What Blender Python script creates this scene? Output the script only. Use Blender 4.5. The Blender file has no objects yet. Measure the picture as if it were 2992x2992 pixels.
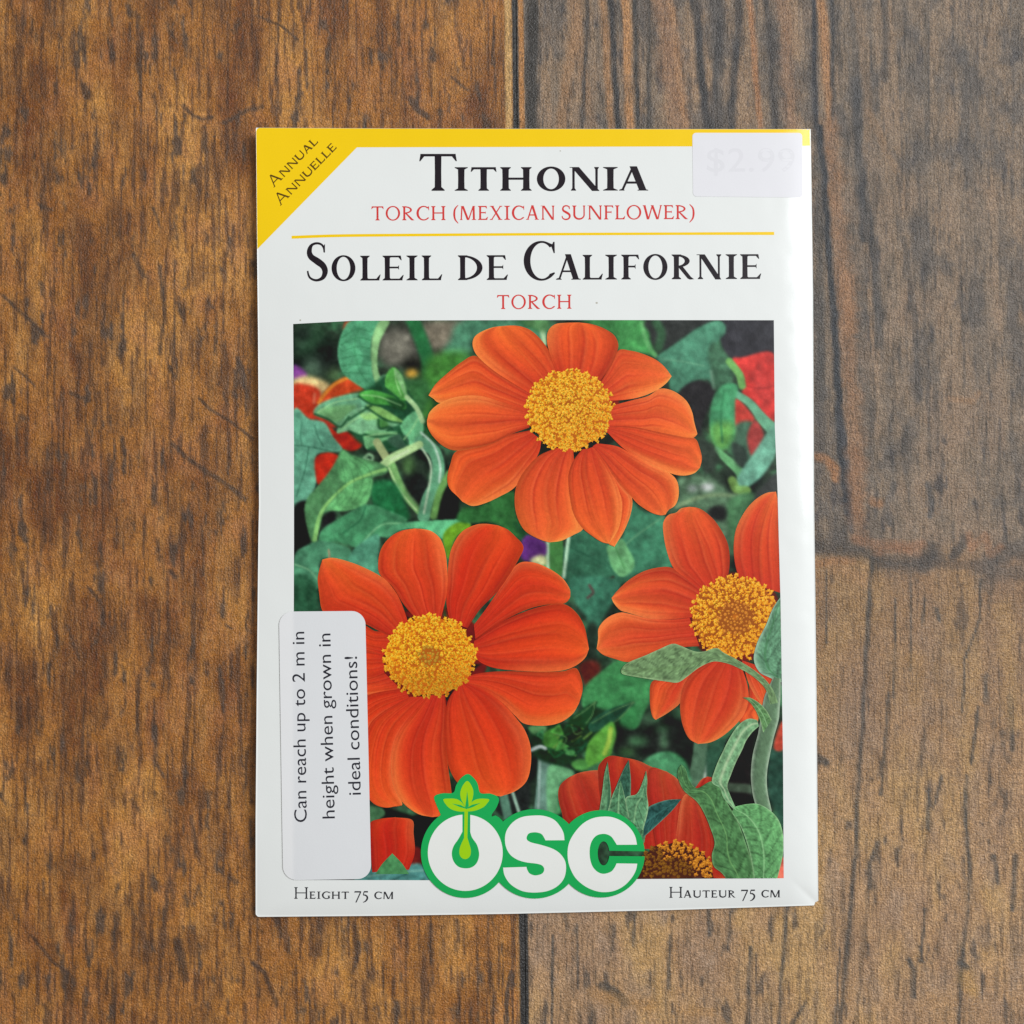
import bpy, math, random
import numpy as np
from mathutils import Vector, Matrix
from mathutils.geometry import delaunay_2d_cdt

scene = bpy.context.scene
random.seed(5)
RNG = np.random.default_rng(5)

# ------------------------------------------------------------------ camera
CAM_H = 0.170
TILT = math.radians(2.3)
FOV = math.radians(53.0)
TANF = math.tan(FOV / 2)
cam_data = bpy.data.cameras.new("camera")
cam_data.sensor_fit = 'HORIZONTAL'
cam_data.angle = FOV
cam_data.clip_start = 0.01
cam_data.clip_end = 20
cam = bpy.data.objects.new("camera", cam_data)
scene.collection.objects.link(cam)
CAM_POS = np.array([0.0, -CAM_H * math.tan(TILT), CAM_H])
cam.location = CAM_POS
cam.rotation_euler = (TILT, 0, 0)
scene.camera = cam

# ------------------------------------------------------------------ light of the room
world = bpy.data.worlds.new("World")
scene.world = world
world.use_nodes = True
wbg = world.node_tree.nodes["Background"]
wbg.inputs["Color"].default_value = (1.0, 0.975, 0.94, 1)
wbg.inputs["Strength"].default_value = 0.30


def area_lamp(name, pos, target, sx, sy, power, col):
    ld = bpy.data.lights.new(name, 'AREA')
    ld.shape = 'RECTANGLE'
    ld.size = sx
    ld.size_y = sy
    ld.energy = power
    ld.color = col
    lo = bpy.data.objects.new(name, ld)
    scene.collection.objects.link(lo)
    lo.location = pos
    d = Vector(target) - Vector(pos)
    lo.rotation_euler = d.to_track_quat('-Z', 'Y').to_euler()
    return lo


area_lamp("window_light", (1.08, 0.55, 1.12), (0.0, 0.0, 0), 0.75, 0.75, 27.8, (0.95, 0.98, 1.0))
scene.view_settings.view_transform = 'Standard'
scene.view_settings.look = 'None'
scene.view_settings.exposure = 0.0
scene.view_settings.gamma = 1.0


# ------------------------------------------------------------------ helpers
def lin(c):
    c = np.asarray(c, float) / 255.0
    return np.where(c <= 0.04045, c / 12.92, ((c + 0.055) / 1.055) ** 2.4)


EXPO = 0.86          # what a white sheet sends back under this light, per unit of albedo


def albedo(c):
    return np.clip((lin(c) - 0.010) / EXPO, 0.003, 0.97)


CA, SA = math.cos(TILT), math.sin(TILT)


def unproj(px, py, z):
    """pixel of the photograph (2992 wide) and height above the floor -> point of the place"""
    px = np.asarray(px, float)
    py = np.asarray(py, float)
    dx = (px - 1496) / 1496 * TANF
    dy = -(py - 1496) / 1496 * TANF
    dz = -1.0
    wy = dy * CA - dz * SA
    wz = dy * SA + dz * CA
    t = (z - CAM_POS[2]) / wz
    return np.stack([dx * t, CAM_POS[1] + wy * t, np.zeros_like(dx) + z], -1)


_tab = RNG.random((256, 256))


def vnoise(x, y, seed=0):
    x = np.asarray(x, float) + seed * 17.31
    y = np.asarray(y, float) + seed * 9.77
    xi = np.floor(x).astype(int)
    yi = np.floor(y).astype(int)
    fx = x - xi
    fy = y - yi
    fx = fx * fx * (3 - 2 * fx)
    fy = fy * fy * (3 - 2 * fy)
    a = _tab[xi & 255, yi & 255]
    b = _tab[(xi + 1) & 255, yi & 255]
    c = _tab[xi & 255, (yi + 1) & 255]
    d = _tab[(xi + 1) & 255, (yi + 1) & 255]
    return (a * (1 - fx) + b * fx) * (1 - fy) + (c * (1 - fx) + d * fx) * fy


def fbm(x, y, seed=0, octs=4):
    s = 0
    a = 1
    n = 0
    for k in range(octs):
        s = s + a * vnoise(x * 2 ** k, y * 2 ** k, seed + k * 3)
        n += a
        a *= 0.55
    return s / n


def sstep(a, b, x):
    t = np.clip((x - a) / (b - a), 0, 1)
    return t * t * (3 - 2 * t)


def spline(pts, n, closed=False):
    """Catmull-Rom through pts, resampled to n points evenly along its length"""
    p = np.asarray(pts, float)
    if closed:
        q = np.vstack([p[-1], p, p[0], p[1]])
    else:
        q = np.vstack([2 * p[0] - p[1], p, 2 * p[-1] - p[-2]])
    out = []
    for i in range(1, len(q) - 2):
        p0, p1, p2, p3 = q[i - 1], q[i], q[i + 1], q[i + 2]
        t = np.linspace(0, 1, 9)[:-1, None]
        out.append(0.5 * ((2 * p1) + (-p0 + p2) * t + (2 * p0 - 5 * p1 + 4 * p2 - p3) * t ** 2 + (-p0 + 3 * p1 - 3 * p2 + p3) * t ** 3))
    out = np.vstack(out + [q[-2][None]])
    d = np.concatenate([[0], np.cumsum(np.linalg.norm(np.diff(out, axis=0), axis=1))])
    s = np.linspace(0, d[-1], n)
    return np.stack([np.interp(s, d, out[:, 0]), np.interp(s, d, out[:, 1])], -1)


def link(o, parent=None):
    scene.collection.objects.link(o)
    if parent is not None:
        o.parent = parent
    return o


def mesh_obj(name, verts, faces, mat, parent=None, cols=None, smooth=True, label=None):
    """faces: (n,k) int array or list"""
    me = bpy.data.meshes.new(name)
    verts = np.asarray(verts, np.float32)
    if isinstance(faces, np.ndarray):
        k = faces.shape[1]
        me.vertices.add(len(verts))
        me.vertices.foreach_set("co", verts.ravel())
        me.loops.add(faces.size)
        me.loops.foreach_set("vertex_index", faces.astype(np.int32).ravel())
        me.polygons.add(len(faces))
        me.polygons.foreach_set("loop_start", np.arange(0, faces.size, k, dtype=np.int32))
        me.polygons.foreach_set("loop_total", np.full(len(faces), k, np.int32))
        me.update(calc_edges=True)
    else:
        me.from_pydata([tuple(map(float, v)) for v in verts], [], faces)
    if smooth:
        me.polygons.foreach_set("use_smooth", np.ones(len(me.polygons), bool))
    if cols is not None:
        at = me.color_attributes.new("Paint", 'FLOAT_COLOR', 'POINT')
        c4 = np.ones((len(verts), 4), np.float32)
        c4[:, :3] = cols
        at.data.foreach_set("color", c4.ravel())
    me.materials.append(mat)
    me.update()
    o = bpy.data.objects.new(name, me)
    if label:
        o["label"] = label
    return link(o, parent)


def grid_faces(nr, nc):
    i = np.arange((nr - 1) * (nc - 1))
    r = i // (nc - 1)
    c = i % (nc - 1)
    a = r * nc + c
    return np.stack([a, a + nc, a + nc + 1, a + 1], -1)


# ------------------------------------------------------------------ materials
def base_mat(name):
    m = bpy.data.materials.new(name)
    m.use_nodes = True
    nt = m.node_tree
    return m, nt, nt.nodes, nt.links, nt.nodes["Principled BSDF"]


def add_bump(nt, bsdf, scale, dist, strength=1.0, coord='Object', detail=2, extra=None, stretch=(1, 1, 1)):
    n, l = nt.nodes, nt.links
    tc = n.new("ShaderNodeTexCoord")
    mp = n.new("ShaderNodeMapping")
    mp.inputs["Scale"].default_value = stretch
    no = n.new("ShaderNodeTexNoise")
    no.inputs["Scale"].default_value = scale
    no.inputs["Detail"].default_value = detail
    l.new(tc.outputs[coord], mp.inputs["Vector"])
    l.new(mp.outputs[0], no.inputs["Vector"])
    b = n.new("ShaderNodeBump")
    b.inputs["Strength"].default_value = strength
    b.inputs["Distance"].default_value = dist
    l.new(no.outputs["Fac"], b.inputs["Height"])
    if extra is not None:
        l.new(extra.outputs["Normal"], b.inputs["Normal"])
    l.new(b.outputs["Normal"], bsdf.inputs["Normal"])
    return b, no, mp


def print_mat(name, colour=None, rough=0.34, spec=0.5, grain=0.06):
    """glossy printed paper; colour=None takes the ink from the mesh"""
    m, nt, n, l, b = base_mat(name)
    b.inputs["Roughness"].default_value = rough
    b.inputs["Specular IOR Level"].default_value = spec
    b1, _, _ = add_bump(nt, b, 160, 0.00022, 0.35, detail=1)           # waviness of the paper
    add_bump(nt, b, 3600, 0.00002, 0.35, detail=2, extra=b1)
    tc = n.new("ShaderNodeTexCoord")
    no = n.new("ShaderNodeTexNoise")
    no.inputs["Scale"].default_value = 5200
    no.inputs["Detail"].default_value = 2
    l.new(tc.outputs["Object"], no.inputs["Vector"])
    mr = n.new("ShaderNodeMapRange")
    mr.inputs["From Min"].default_value = 0.25
    mr.inputs["From Max"].default_value = 0.75
    mr.inputs["To Min"].default_value = 1 - grain
    mr.inputs["To Max"].default_value = 1 + grain
    l.new(no.outputs["Fac"], mr.inputs["Value"])
    mx = n.new("ShaderNodeVectorMath")
    mx.operation = 'SCALE'
    if colour is None:
        a = n.new("ShaderNodeAttribute")
        a.attribute_name = "Paint"
        l.new(a.outputs["Color"], mx.inputs[0])
    else:
        mx.inputs[0].default_value = tuple(albedo(colour))
    l.new(mr.outputs[0], mx.inputs["Scale"])
    l.new(mx.outputs[0], b.inputs["Base Color"])
    return m


M_PAINT = print_mat("printed_ink", None, 0.36, 0.32, 0.10)
M_PAPER = print_mat("white_coated_paper", (224, 226, 224), 0.22, 0.42, 0.008)
M_BLACK = print_mat("black_ink", (40, 35, 40), 0.36, 0.32, 0.10)
M_GREY_INK = print_mat("dark_grey_ink", (52, 52, 56), 0.36, 0.32, 0.10)
M_RED = print_mat("red_ink", (203, 62, 60), 0.36, 0.32, 0.05)
M_YELLOW = print_mat("yellow_ink", (255, 197, 0), 0.34, 0.34, 0.02)
M_BROWN = print_mat("brown_ink", (88, 66, 26), 0.36, 0.32, 0.08)
M_LOGO_GREEN = print_mat("green_ink", (34, 163, 84), 0.36, 0.32, 0.03)
M_LIME = print_mat("lime_ink", (152, 200, 30), 0.36, 0.32, 0.03)
M_LOGO_WHITE = print_mat("unprinted_white", (224, 225, 221), 0.34, 0.5, 0.01)
M_STICKER = print_mat("matt_sticker_paper", (219, 218, 222), 0.6, 0.3, 0.01)
M_LABEL = print_mat("label_paper", None, 0.5, 0.35, 0.01)
M_LABEL_INK = print_mat("thermal_print", (44, 44, 52), 0.6, 0.3, 0.25)
M_FADED = print_mat("faded_price_print", (214, 213, 217), 0.6, 0.3, 0.01)


def floor_mat():
    m, nt, n, l, b = base_mat("printed_wood_floor")
    tc = n.new("ShaderNodeTexCoord")

    def noise(scale, stretch, detail=3, rough=0.6):
        mp = n.new("ShaderNodeMapping")
        mp.inputs["Scale"].default_value = stretch
        no = n.new("ShaderNodeTexNoise")
        no.inputs["Scale"].default_value = scale
        no.inputs["Detail"].default_value = detail
        no.inputs["Roughness"].default_value = rough
        l.new(tc.outputs["Object"], mp.inputs["Vector"])
        l.new(mp.outputs[0], no.inputs["Vector"])
        return no

    def rng(src, a, bb, lo, hi):
        r = n.new("ShaderNodeMapRange")
        r.inputs["From Min"].default_value = a
        r.inputs["From Max"].default_value = bb
        r.inputs["To Min"].default_value = lo
        r.inputs["To Max"].default_value = hi
        l.new(src, r.inputs["Value"])
        return r.outputs[0]

    at = n.new("ShaderNodeAttribute")
    at.attribute_name = "Paint"
    fibre = noise(2300, (1, 0.6, 1), 4, 0.75)
    speck = noise(4200, (1, 1, 1), 3, 0.7)
    f1 = rng(fibre.outputs["Fac"], 0.3, 0.7, 0.50, 1.49)
    f2 = rng(speck.outputs["Fac"], 0.35, 0.72, 0.70, 1.28)
    mu = n.new("ShaderNodeMath")
    mu.operation = 'MULTIPLY'
    l.new(f1, mu.inputs[0])
    l.new(f2, mu.inputs[1])
    grainy = noise(3000, (1, 0.055, 1), 4, 0.7)
    f3 = rng(grainy.outputs["Fac"], 0.50, 0.66, 1.05, 0.50)
    mu2 = n.new("ShaderNodeMath")
    mu2.operation = 'MULTIPLY'
    l.new(mu.outputs[0], mu2.inputs[0])
    l.new(f3, mu2.inputs[1])
    mu = mu2
    sc = n.new("ShaderNodeVectorMath")
    sc.operation = 'SCALE'
    l.new(at.outputs["Color"], sc.inputs[0])
    l.new(mu.outputs[0], sc.inputs["Scale"])
    # rare pale and dark pinheads of the print
    vor = n.new("ShaderNodeTexVoronoi")
    vor.inputs["Scale"].default_value = 700
    l.new(tc.outputs["Object"], vor.inputs["Vector"])
    dot = rng(vor.outputs["Distance"], 0.06, 0.14, 1.0, 0.0)
    sel = n.new("ShaderNodeMath")
    sel.operation = 'GREATER_THAN'
    sep = n.new("ShaderNodeSeparateColor")
    l.new(vor.outputs["Color"], sep.inputs[0])
    l.new(sep.outputs[0], sel.inputs[0])
    sel.inputs[1].default_value = 0.90
    dm = n.new("ShaderNodeMath")
    dm.operation = 'MULTIPLY'
    l.new(dot, dm.inputs[0])
    l.new(sel.outputs[0], dm.inputs[1])
    dm2 = n.new("ShaderNodeMath")
    dm2.operation = 'MULTIPLY'
    dm2.inputs[1].default_value = 0.6
    l.new(dm.outputs[0], dm2.inputs[0])
    mix = n.new("ShaderNodeMix")
    mix.data_type = 'RGBA'
    l.new(dm2.outputs[0], mix.inputs[0])
    l.new(sc.outputs[0], mix.inputs[6])
    mix.inputs[7].default_value = (0.035, 0.022, 0.015, 1)
    l.new(mix.outputs[2], b.inputs["Base Color"])
    b.inputs["Specular IOR Level"].default_value = 0.62
    rg = noise(900, (1, 1, 1), 3)
    l.new(rng(rg.outputs["Fac"], 0.3, 0.7, 0.34, 0.50), b.inputs["Roughness"])
    b1, _, _ = add_bump(nt, b, 480, 0.0002, 0.15, detail=2, stretch=(1, 0.6, 1))
    add_bump(nt, b, 3300, 0.0004, 0.8, detail=4, extra=b1)
    return m


M_FLOOR = floor_mat()

# ------------------------------------------------------------------ the floor
FLOOR_STREAKS = []


def streak(fr, pts, w, col=(74, 66, 60), a=0.85):
    ox, oy, s = fr
    FLOOR_STREAKS.append((np.array([(ox + x / s, oy + y / s) for x, y in pts]), w, np.array(col, float), a))


QTL, QTR, QBL, QBR = (0, 0, 1.288), (1492, 0, 1.288), (0, 1492, 1.288), (1492, 1492, 1.288)
# left plank
for p, w in [(((10, 1110), (60, 1160), (130, 1220), (175, 1265)), 7), (((55, 1385), (95, 1415), (130, 1450)), 5),
             (((265, 1478), (300, 1495), (332, 1508)), 9), (((525, 60), (532, 300), (533, 500), (540, 700)), 4),
             (((690, 395), (720, 430), (760, 450), (800, 440)), 7), (((840, 462), (870, 450), (930, 415), (990, 402)), 8),
             (((650, 1670), (700, 1720), (760, 1765), (820, 1800), (870, 1835), (925, 1880)), 9),
             (((750, 1500), (800, 1545), (860, 1580), (950, 1650)), 6), (((1495, 60), (1498, 170)), 7),
             (((1545, 370), (1570, 410), (1610, 440)), 12), (((655, 980), (660, 1120), (650, 1400)), 5),
             (((600, 1000), (620, 1180), (600, 1330)), 8), (((480, 20), (487, 60)), 10), (((1050, 1), (1040, 200), (1045, 420)), 4),
             (((765, 480), (775, 570)), 10), (((460, 1650), (470, 1710)), 9), (((150, 770), (190, 790)), 8),
             (((500, 960), (540, 1040)), 10), (((780, 1130), (800, 1160)), 5), (((150, 1060), (160, 1110)), 7),
             (((640, 1380), (660, 1425)), 8), (((1690, 360), (1692, 420)), 6), (((1820, 440), (1840, 470)), 12),
             (((640, 120), (665, 160)), 7), (((970, 60), (1060, 100), (1120, 150)), 5), (((1700, 290), (1760, 340)), 5),
             (((575, 780), (600, 850)), 6), (((320, 330), (330, 360)), 16), (((1860, 60), (1850, 240)), 4)]:
    streak(QTL, p, w * .8, (76, 60, 50), .8)
for p, w in [(((335, 290), (375, 340), (395, 440)), 7), (((590, 110), (600, 190)), 7), (((250, 430), (285, 520), (300, 560)), 6),
             (((760, 60), (765, 240)), 5), (((640, 230), (660, 250)), 9), (((590, 950), (615, 1000)), 7), (((500, 1090), (525, 1130)), 9),
             (((600, 380), (595, 500)), 5), (((850, 430), (870, 445)), 5), (((310, 700), (320, 1000)), 4), (((720, 1150), (740, 1300)), 8),
             (((870, 1380), (890, 1400)), 10), (((1040, 1530), (1060, 1600)), 12), (((1200, 1535), (1205, 1590)), 6),
             (((120, 1600), (200, 1700), (260, 1740)), 6), (((670, 1620), (700, 1760)), 16), (((1340, 1560), (1345, 1700)), 7),
             (((950, 1700), (1000, 1740), (1040, 1860)), 9), (((420, 1720), (430, 1932)), 6), (((1180, 1800), (1188, 1932)), 7),
             (((1500, 1540), (1510, 1640)), 6), (((1620, 1560), (1625, 1700)), 9), (((1720, 1540), (1726, 1620)), 8),
             (((930, 900), (920, 1050)), 5), (((520, 620), (515, 800)), 5), (((1440, 1700), (1450, 1900)), 4), (((1850, 1700), (1860, 1932)), 5)]:
    streak(QBL, p, w * .8, (76, 58, 48), .8)
# seam between left and right planks
streak((0, 0, 1), ((1497, -400), (1503, 0), (1508, 400), (1524, 1400), (1532, 2400), (1537, 2992), (1541, 3500)), 8, (54, 53, 52), 1.8)
streak((0, 0, 1), ((1474, -400), (1483, 0), (1488, 380)), 10, (190, 150, 96), 1.5)
streak((0, 0, 1), ((1513, -400), (1521, 0), (1526, 380), (1540, 900)), 7.5, (172, 122, 74), 1.6)
streak((0, 0, 1), ((1516, 2500), (1522, 2992)), 9, (160, 120, 75), 0.7)
streak((0, 0, 1), ((1524, 2400), (1532, 2992), (1536, 3500)), 11, (56, 54, 53), 1.6)
# upper right plank: pale and dark stripes
for x0, x1, w, c, a in [(430, 450, 16, (158, 116, 78), .85), (345, 380, 14, (140, 106, 76), .7), (255, 190, 22, (140, 106, 76), .5), (230, 310, 18, (134, 104, 78), .5),
                        (560, 640, 40, (134, 102, 78), .6), (600, 660, 14, (150, 112, 80), .5), (898, 940, 12, (146, 106, 76), .8), (1020, 1060, 24, (130, 100, 78), .55),
                        (1165, 1210, 18, (146, 108, 76), .8), (80, 80, 22, (72, 68, 64), .8), (375, 405, 12, (70, 68, 68), .85), (465, 480, 10, (72, 70, 68), .75),
                        (690, 740, 16, (74, 72, 72), .8), (860, 830, 16, (76, 74, 74), .7), (1140, 1150, 10, (66, 66, 70), .9), (1210, 1215, 9, (72, 72, 74), .7),
                        (790, 760, 12, (78, 76, 76), .6), (960, 1000, 12, (78, 74, 72), .6), (520, 520, 8, (80, 76, 72), .6), (290, 270, 8, (76, 72, 70), .6)]:
    streak(QTR, ((x0 - 12, -300), (x0, 0), (x1, 480)), w * .75, np.array(c) * (1.08 if c[0] > 100 else .88), min(1.3, a * 1.45))
for p, w, c, a in [(((1200, 480), (1225, 800), (1250, 1100), (1290, 1500), (1310, 1932)), 26, (138, 104, 78), .6),
                   (((1165, 480), (1185, 750), (1200, 1000), (1230, 1350), (1240, 1700), (1270, 1932)), 10, (64, 66, 70), .85),
                   (((1300, 300), (1320, 700), (1330, 900)), 12, (76, 76, 78), .6), (((1330, 700), (1370, 1000), (1390, 1300)), 14, (74, 74, 76), .55),
                   (((1405, 0), (1412, 300)), 10, (80, 76, 74), .6), (((1300, 0), (1340, 300), (1350, 520)), 14, (134, 108, 84), .4),
                   (((1150, 1720), (1180, 1725), (1220, 1770), (1230, 1800)), 14, (156, 108, 72), .6), (((1270, 1040), (1280, 1240)), 22, (150, 108, 76), .45),
                   (((1650, 1500), (1740, 1510), (1760, 1480)), 9, (150, 112, 80), .4), (((1480, 900), (1520, 1200), (1540, 1500)), 10, (84, 80, 78), .45),
                   (((1350, 420), (1450, 640)), 12, (140, 108, 78), .35), (((1700, 200), (1720, 700)), 14, (84, 82, 82), .35),
                   (((1160, 600), (1170, 1500)), 12, (84, 82, 80), .45), (((1560, 40), (1570, 500)), 10, (84, 82, 80), .35)]:
    streak(QTR, p, w, np.array(c) * (1.04 if c[0] > 100 else .9), min(1.2, a * 1.3))
# the joint across, dark with an orange fringe
Z5F = (2300, 1200, 2.792)
for p, w, c, a in [(((225, 1110), (400, 1130), (600, 1130), (680, 1180), (760, 1240), (900, 1250), (1100, 1240), (1180, 1190)), 24, (74, 70, 68), .72),
                   (((1180, 1100), (1160, 1200), (1100, 1260)), 22, (76, 72, 70), .6), (((1340, 1190), (1440, 1080), (1460, 1040)), 14, (60, 60, 62), .6),
                   (((1600, 1260), (1700, 1190), (1800, 1150), (1932, 1140), (2300, 1150)), 28, (74, 72, 72), .65), (((1620, 1400), (1700, 1300), (1850, 1330), (2300, 1320)), 24, (80, 76, 74), .5),
                   (((560, 1050), (700, 1090), (850, 1090), (1000, 1110), (1100, 1090)), 15, (146, 104, 78), .6), (((720, 1160), (860, 1120), (1060, 1160)), 13, (146, 104, 78), .5),
                   (((1480, 1010), (1500, 1130), (1620, 1010), (1650, 1180), (1740, 1110)), 11, (148, 104, 74), .6), (((240, 1250), (420, 1220), (520, 1230)), 12, (158, 112, 78), .6),
                   (((1200, 1250), (1380, 1260), (1560, 1260)), 14, (92, 78, 68), .6), (((-1300, 1120), (-600, 1110), (225, 1120)), 20, (74, 70, 68), .6),
                   (((880, 600), (820, 760), (840, 920)), 10, (76, 74, 74), .7), (((1150, 600), (1190, 750), (1170, 860)), 9, (74, 74, 76), .75), (((440, 0), (470, 300), (500, 600), (530, 980)), 9, (66, 66, 70), .8),
                   (((700, 740), (760, 760)), 14, (160, 112, 76), .6), (((540, 350), (560, 700), (600, 1020)), 22, (138, 100, 74), .5)]:
    streak(Z5F, p, w, c, a)
# lower right plank: long dark cracks
for p, w in [(((1360, 180), (1350, 330), (1342, 480), (1328, 700), (1322, 860), (1308, 1050), (1300, 1250), (1285, 1450), (1268, 1640), (1240, 1932), (1225, 2200)), 7),
             (((1420, 690), (1412, 830), (1400, 980), (1394, 1070)), 4.5), (((1770, 260), (1768, 400), (1710, 560), (1700, 760)), 4), (((1760, 740), (1745, 860), (1735, 950)), 5),
             (((1715, 1000), (1712, 1180), (1730, 1350), (1722, 1500), (1700, 1700), (1690, 1850), (1682, 2100)), 6), (((1040, 1485), (1030, 1650), (1018, 1780), (1008, 2000)), 6),
             (((745, 1505), (748, 1600)), 6), (((470, 1510), (462, 1640)), 5), (((905, 1640), (895, 1760), (900, 1950)), 5), (((1575, 1050), (1570, 1200)), 6), (((1240, 1650), (1222, 1932)), 4),
             (((1380, 1250), (1352, 1330), (1355, 1420)), 7), (((350, 1790), (390, 1810), (430, 1850)), 14), (((1820, 1300), (1835, 1400)), 7), (((1500, 1690), (1520, 1730), (1515, 1830)), 8),
             (((1560, 330), (1550, 430)), 4), (((1790, 620), (1785, 720)), 7), (((1160, 930), (1190, 950)), 11), (((1690, 1700), (1720, 1720)), 10), (((1605, 370), (1615, 410)), 7),
             (((1880, 700), (1890, 900)), 8), (((1900, 1300), (1890, 1500)), 7), (((600, 1600), (595, 1800)), 5), (((250, 1560), (255, 1800)), 4), (((1110, 1850), (1060, 1932)), 5), (((160, 1600), (155, 1932)), 4),
             (((1450, 330), (1440, 700)), 3), (((1510, 200), (1505, 600)), 3), (((1560, 1500), (1545, 1700)), 5), (((830, 1500), (820, 1650)), 4), (((1190, 220), (1188, 500)), 3), (((1620, 1000), (1600, 1100)), 5)]:
    streak(QBR, p, w, (70, 68, 66), .8)
for p, w, c, a in [(((310, 1820), (520, 1860)), 20, (170, 125, 75), .5), (((1720, 1760), (1740, 1800)), 22, (176, 136, 80), .6), (((1530, 560), (1520, 720)), 22, (160, 122, 76), .5),
                   (((1860, 360), (1900, 800)), 26, (172, 134, 84), .5), (((1200, 200), (1260, 230), (1330, 260)), 20, (160, 120, 84), .5), (((640, 1880), (760, 1890)), 14, (170, 125, 75), .4)]:
    streak(QBR, p, w, c, a)


def seam_x(y):
    return np.interp(y, [-8000, 0, 2992, 11000], [1420, 1507, 1536, 1614])


JOINT_Y = 1612.0


def mixc(a, b, t):
    t = np.asarray(t)[:, None]
    return a * (1 - t) + np.asarray(b, float) * t


def floor_colour(x, y):
    n1 = fbm(x / 150, y / 330, 1, 5)
    n2 = fbm(x / 60, y / 110, 5, 4)
    fine = fbm(x / 8, y / 130, 9, 4)
    fine2 = fbm(x / 16, y / 22, 12, 3)
    spot = fbm(x / 22, y / 90, 21, 4)
    # left plank
    L = np.tile(np.array([158., 104, 50]), (len(x), 1))
    L = mixc(L, (190, 134, 68), sstep(.50, .72, n1) * .85)
    L = mixc(L, (112, 68, 36), sstep(.50, .28, n1) * .9)
    L = mixc(L, (166, 110, 76), sstep(.5, .75, n2) * .35)
    L = mixc(L, (98, 68, 48), sstep(.50, .25, n2) * .4)
    L = mixc(L, (84, 60, 46), sstep(.56, .70, fine) * .7)
    L = mixc(L, (176, 130, 80), sstep(.44, .28, fine) * .35)
    L = mixc(L, (80, 66, 58), sstep(.64, .76, spot) * .8)
    # lower right plank
    B = np.tile(np.array([170., 134, 98]), (len(x), 1))
    B = mixc(B, (186, 148, 96), sstep(.48, .7, n1) * .7)
    B = mixc(B, (146, 118, 96), sstep(.5, .3, n1) * .7)
    B = mixc(B, (156, 130, 108), sstep(.5, .75, n2) * .6)
    B = mixc(B, (100, 84, 68), sstep(.58, .74, fine) * .5)
    B = mixc(B, (80, 72, 66), sstep(.67, .79, spot) * .7)
    B = mixc(B, (118, 92, 70), sstep(2700, 1600, y) * .5)
    # upper right plank
    xs = x - 0.06 * y
    st = fbm(xs / 34, y / 900, 31, 4)
    U = np.tile(np.array([126., 109, 92]), (len(x), 1))
    amp = 1 - 0.55 * sstep(2350, 2700, x)
    U = mixc(U, (164, 130, 98), sstep(.52, .72, st) * .5 * amp)
    U = mixc(U, (82, 79, 77), sstep(.50, .30, st) * .6 * amp)
    U = mixc(U, (84, 80, 78), sstep(.5, .72, n2) * .6)
    U = mixc(U, (146, 120, 98), sstep(.5, .28, n2) * .4)
    U = mixc(U, (70, 66, 64), sstep(.60, .74, fine) * .5)
    U = mixc(U, (72, 68, 68), sstep(.68, .79, spot) * .7)
    right = sstep(-2, 2, x - seam_x(y))
    wob = JOINT_Y + 26 * (vnoise(x / 130, x * 0 + 3.3, 41) - .5)
    low = sstep(-45, 45, y - wob)
    R = U * (1 - low[:, None]) + B * low[:, None]
    c = L * (1 - right[:, None]) + R * right[:, None]
    for pts, w, col, a in FLOOR_STREAKS:
        m = w * 3.2
        sel = np.where((x > pts[:, 0].min() - m) & (x < pts[:, 0].max() + m) & (y > pts[:, 1].min() - m) & (y < pts[:, 1].max() + m))[0]
        if not len(sel):
            continue
        px, py = x[sel], y[sel]
        px = px + (vnoise(py / 40, px * 0 + 1.5, 55) - .5) * w * (.08 if a >= 1.5 else .7)
        best = np.full(len(sel), 1e9)
        for (ax, ay), (bx, by) in zip(pts[:-1], pts[1:]):
            vx, vy = bx - ax, by - ay
            t = np.clip(((px - ax) * vx + (py - ay) * vy) / (vx * vx + vy * vy), 0, 1)
            best = np.minimum(best, np.hypot(px - ax - t * vx, py - ay - t * vy))
        nn = vnoise(px / (w * 1.3), py / (w * 4), 61)
        if w >= 17:
            nn = fbm(px / 22, py / 16, 67, 3)
            al = a * sstep(1.8, .1, best / w + (nn - .5) * 1.6) * (0.5 + 1.0 * nn)
        else:
            al = a * sstep(1.45, .45, best / w) * (0.55 + 0.6 * nn)
        al = np.clip(al, 0, 1)
        c[sel] = c[sel] * (1 - al[:, None]) + col * al[:, None]
    g = (fine2[:, None] - .5) * 26
    return np.clip(c + g, 20, 240)


STEP = 6.5
far = [-9000, -5000, -2600, -1400, -800]
dense = np.arange(-400, 3396, STEP)
XS = np.concatenate([far, dense, [3800, 4400, 5600, 8000, 12000]])
YS = XS.copy()
XS = np.unique(np.concatenate([XS[(XS < 1440) | (XS > 1620)], np.arange(1440, 1622, 2.6)]))

EDGE = 0.9   # half of the hairline gap between planks, in photo pixels

floor = mesh_obj("floor", unproj([-9500, 12500, 12500, -9500], [-9500, -9500, 12500, 12500], -0.0012), [(0, 3, 2, 1)],
                 bpy.data.materials.new("groove_shadow_core"), None, smooth=False)
fm = floor.data.materials[0]
fm.use_nodes = True
fm.node_tree.nodes["Principled BSDF"].inputs["Base Color"].default_value = (0.03, 0.025, 0.02, 1)
fm.node_tree.nodes["Principled BSDF"].inputs["Roughness"].default_value = 0.8
floor["kind"] = "structure"


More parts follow.
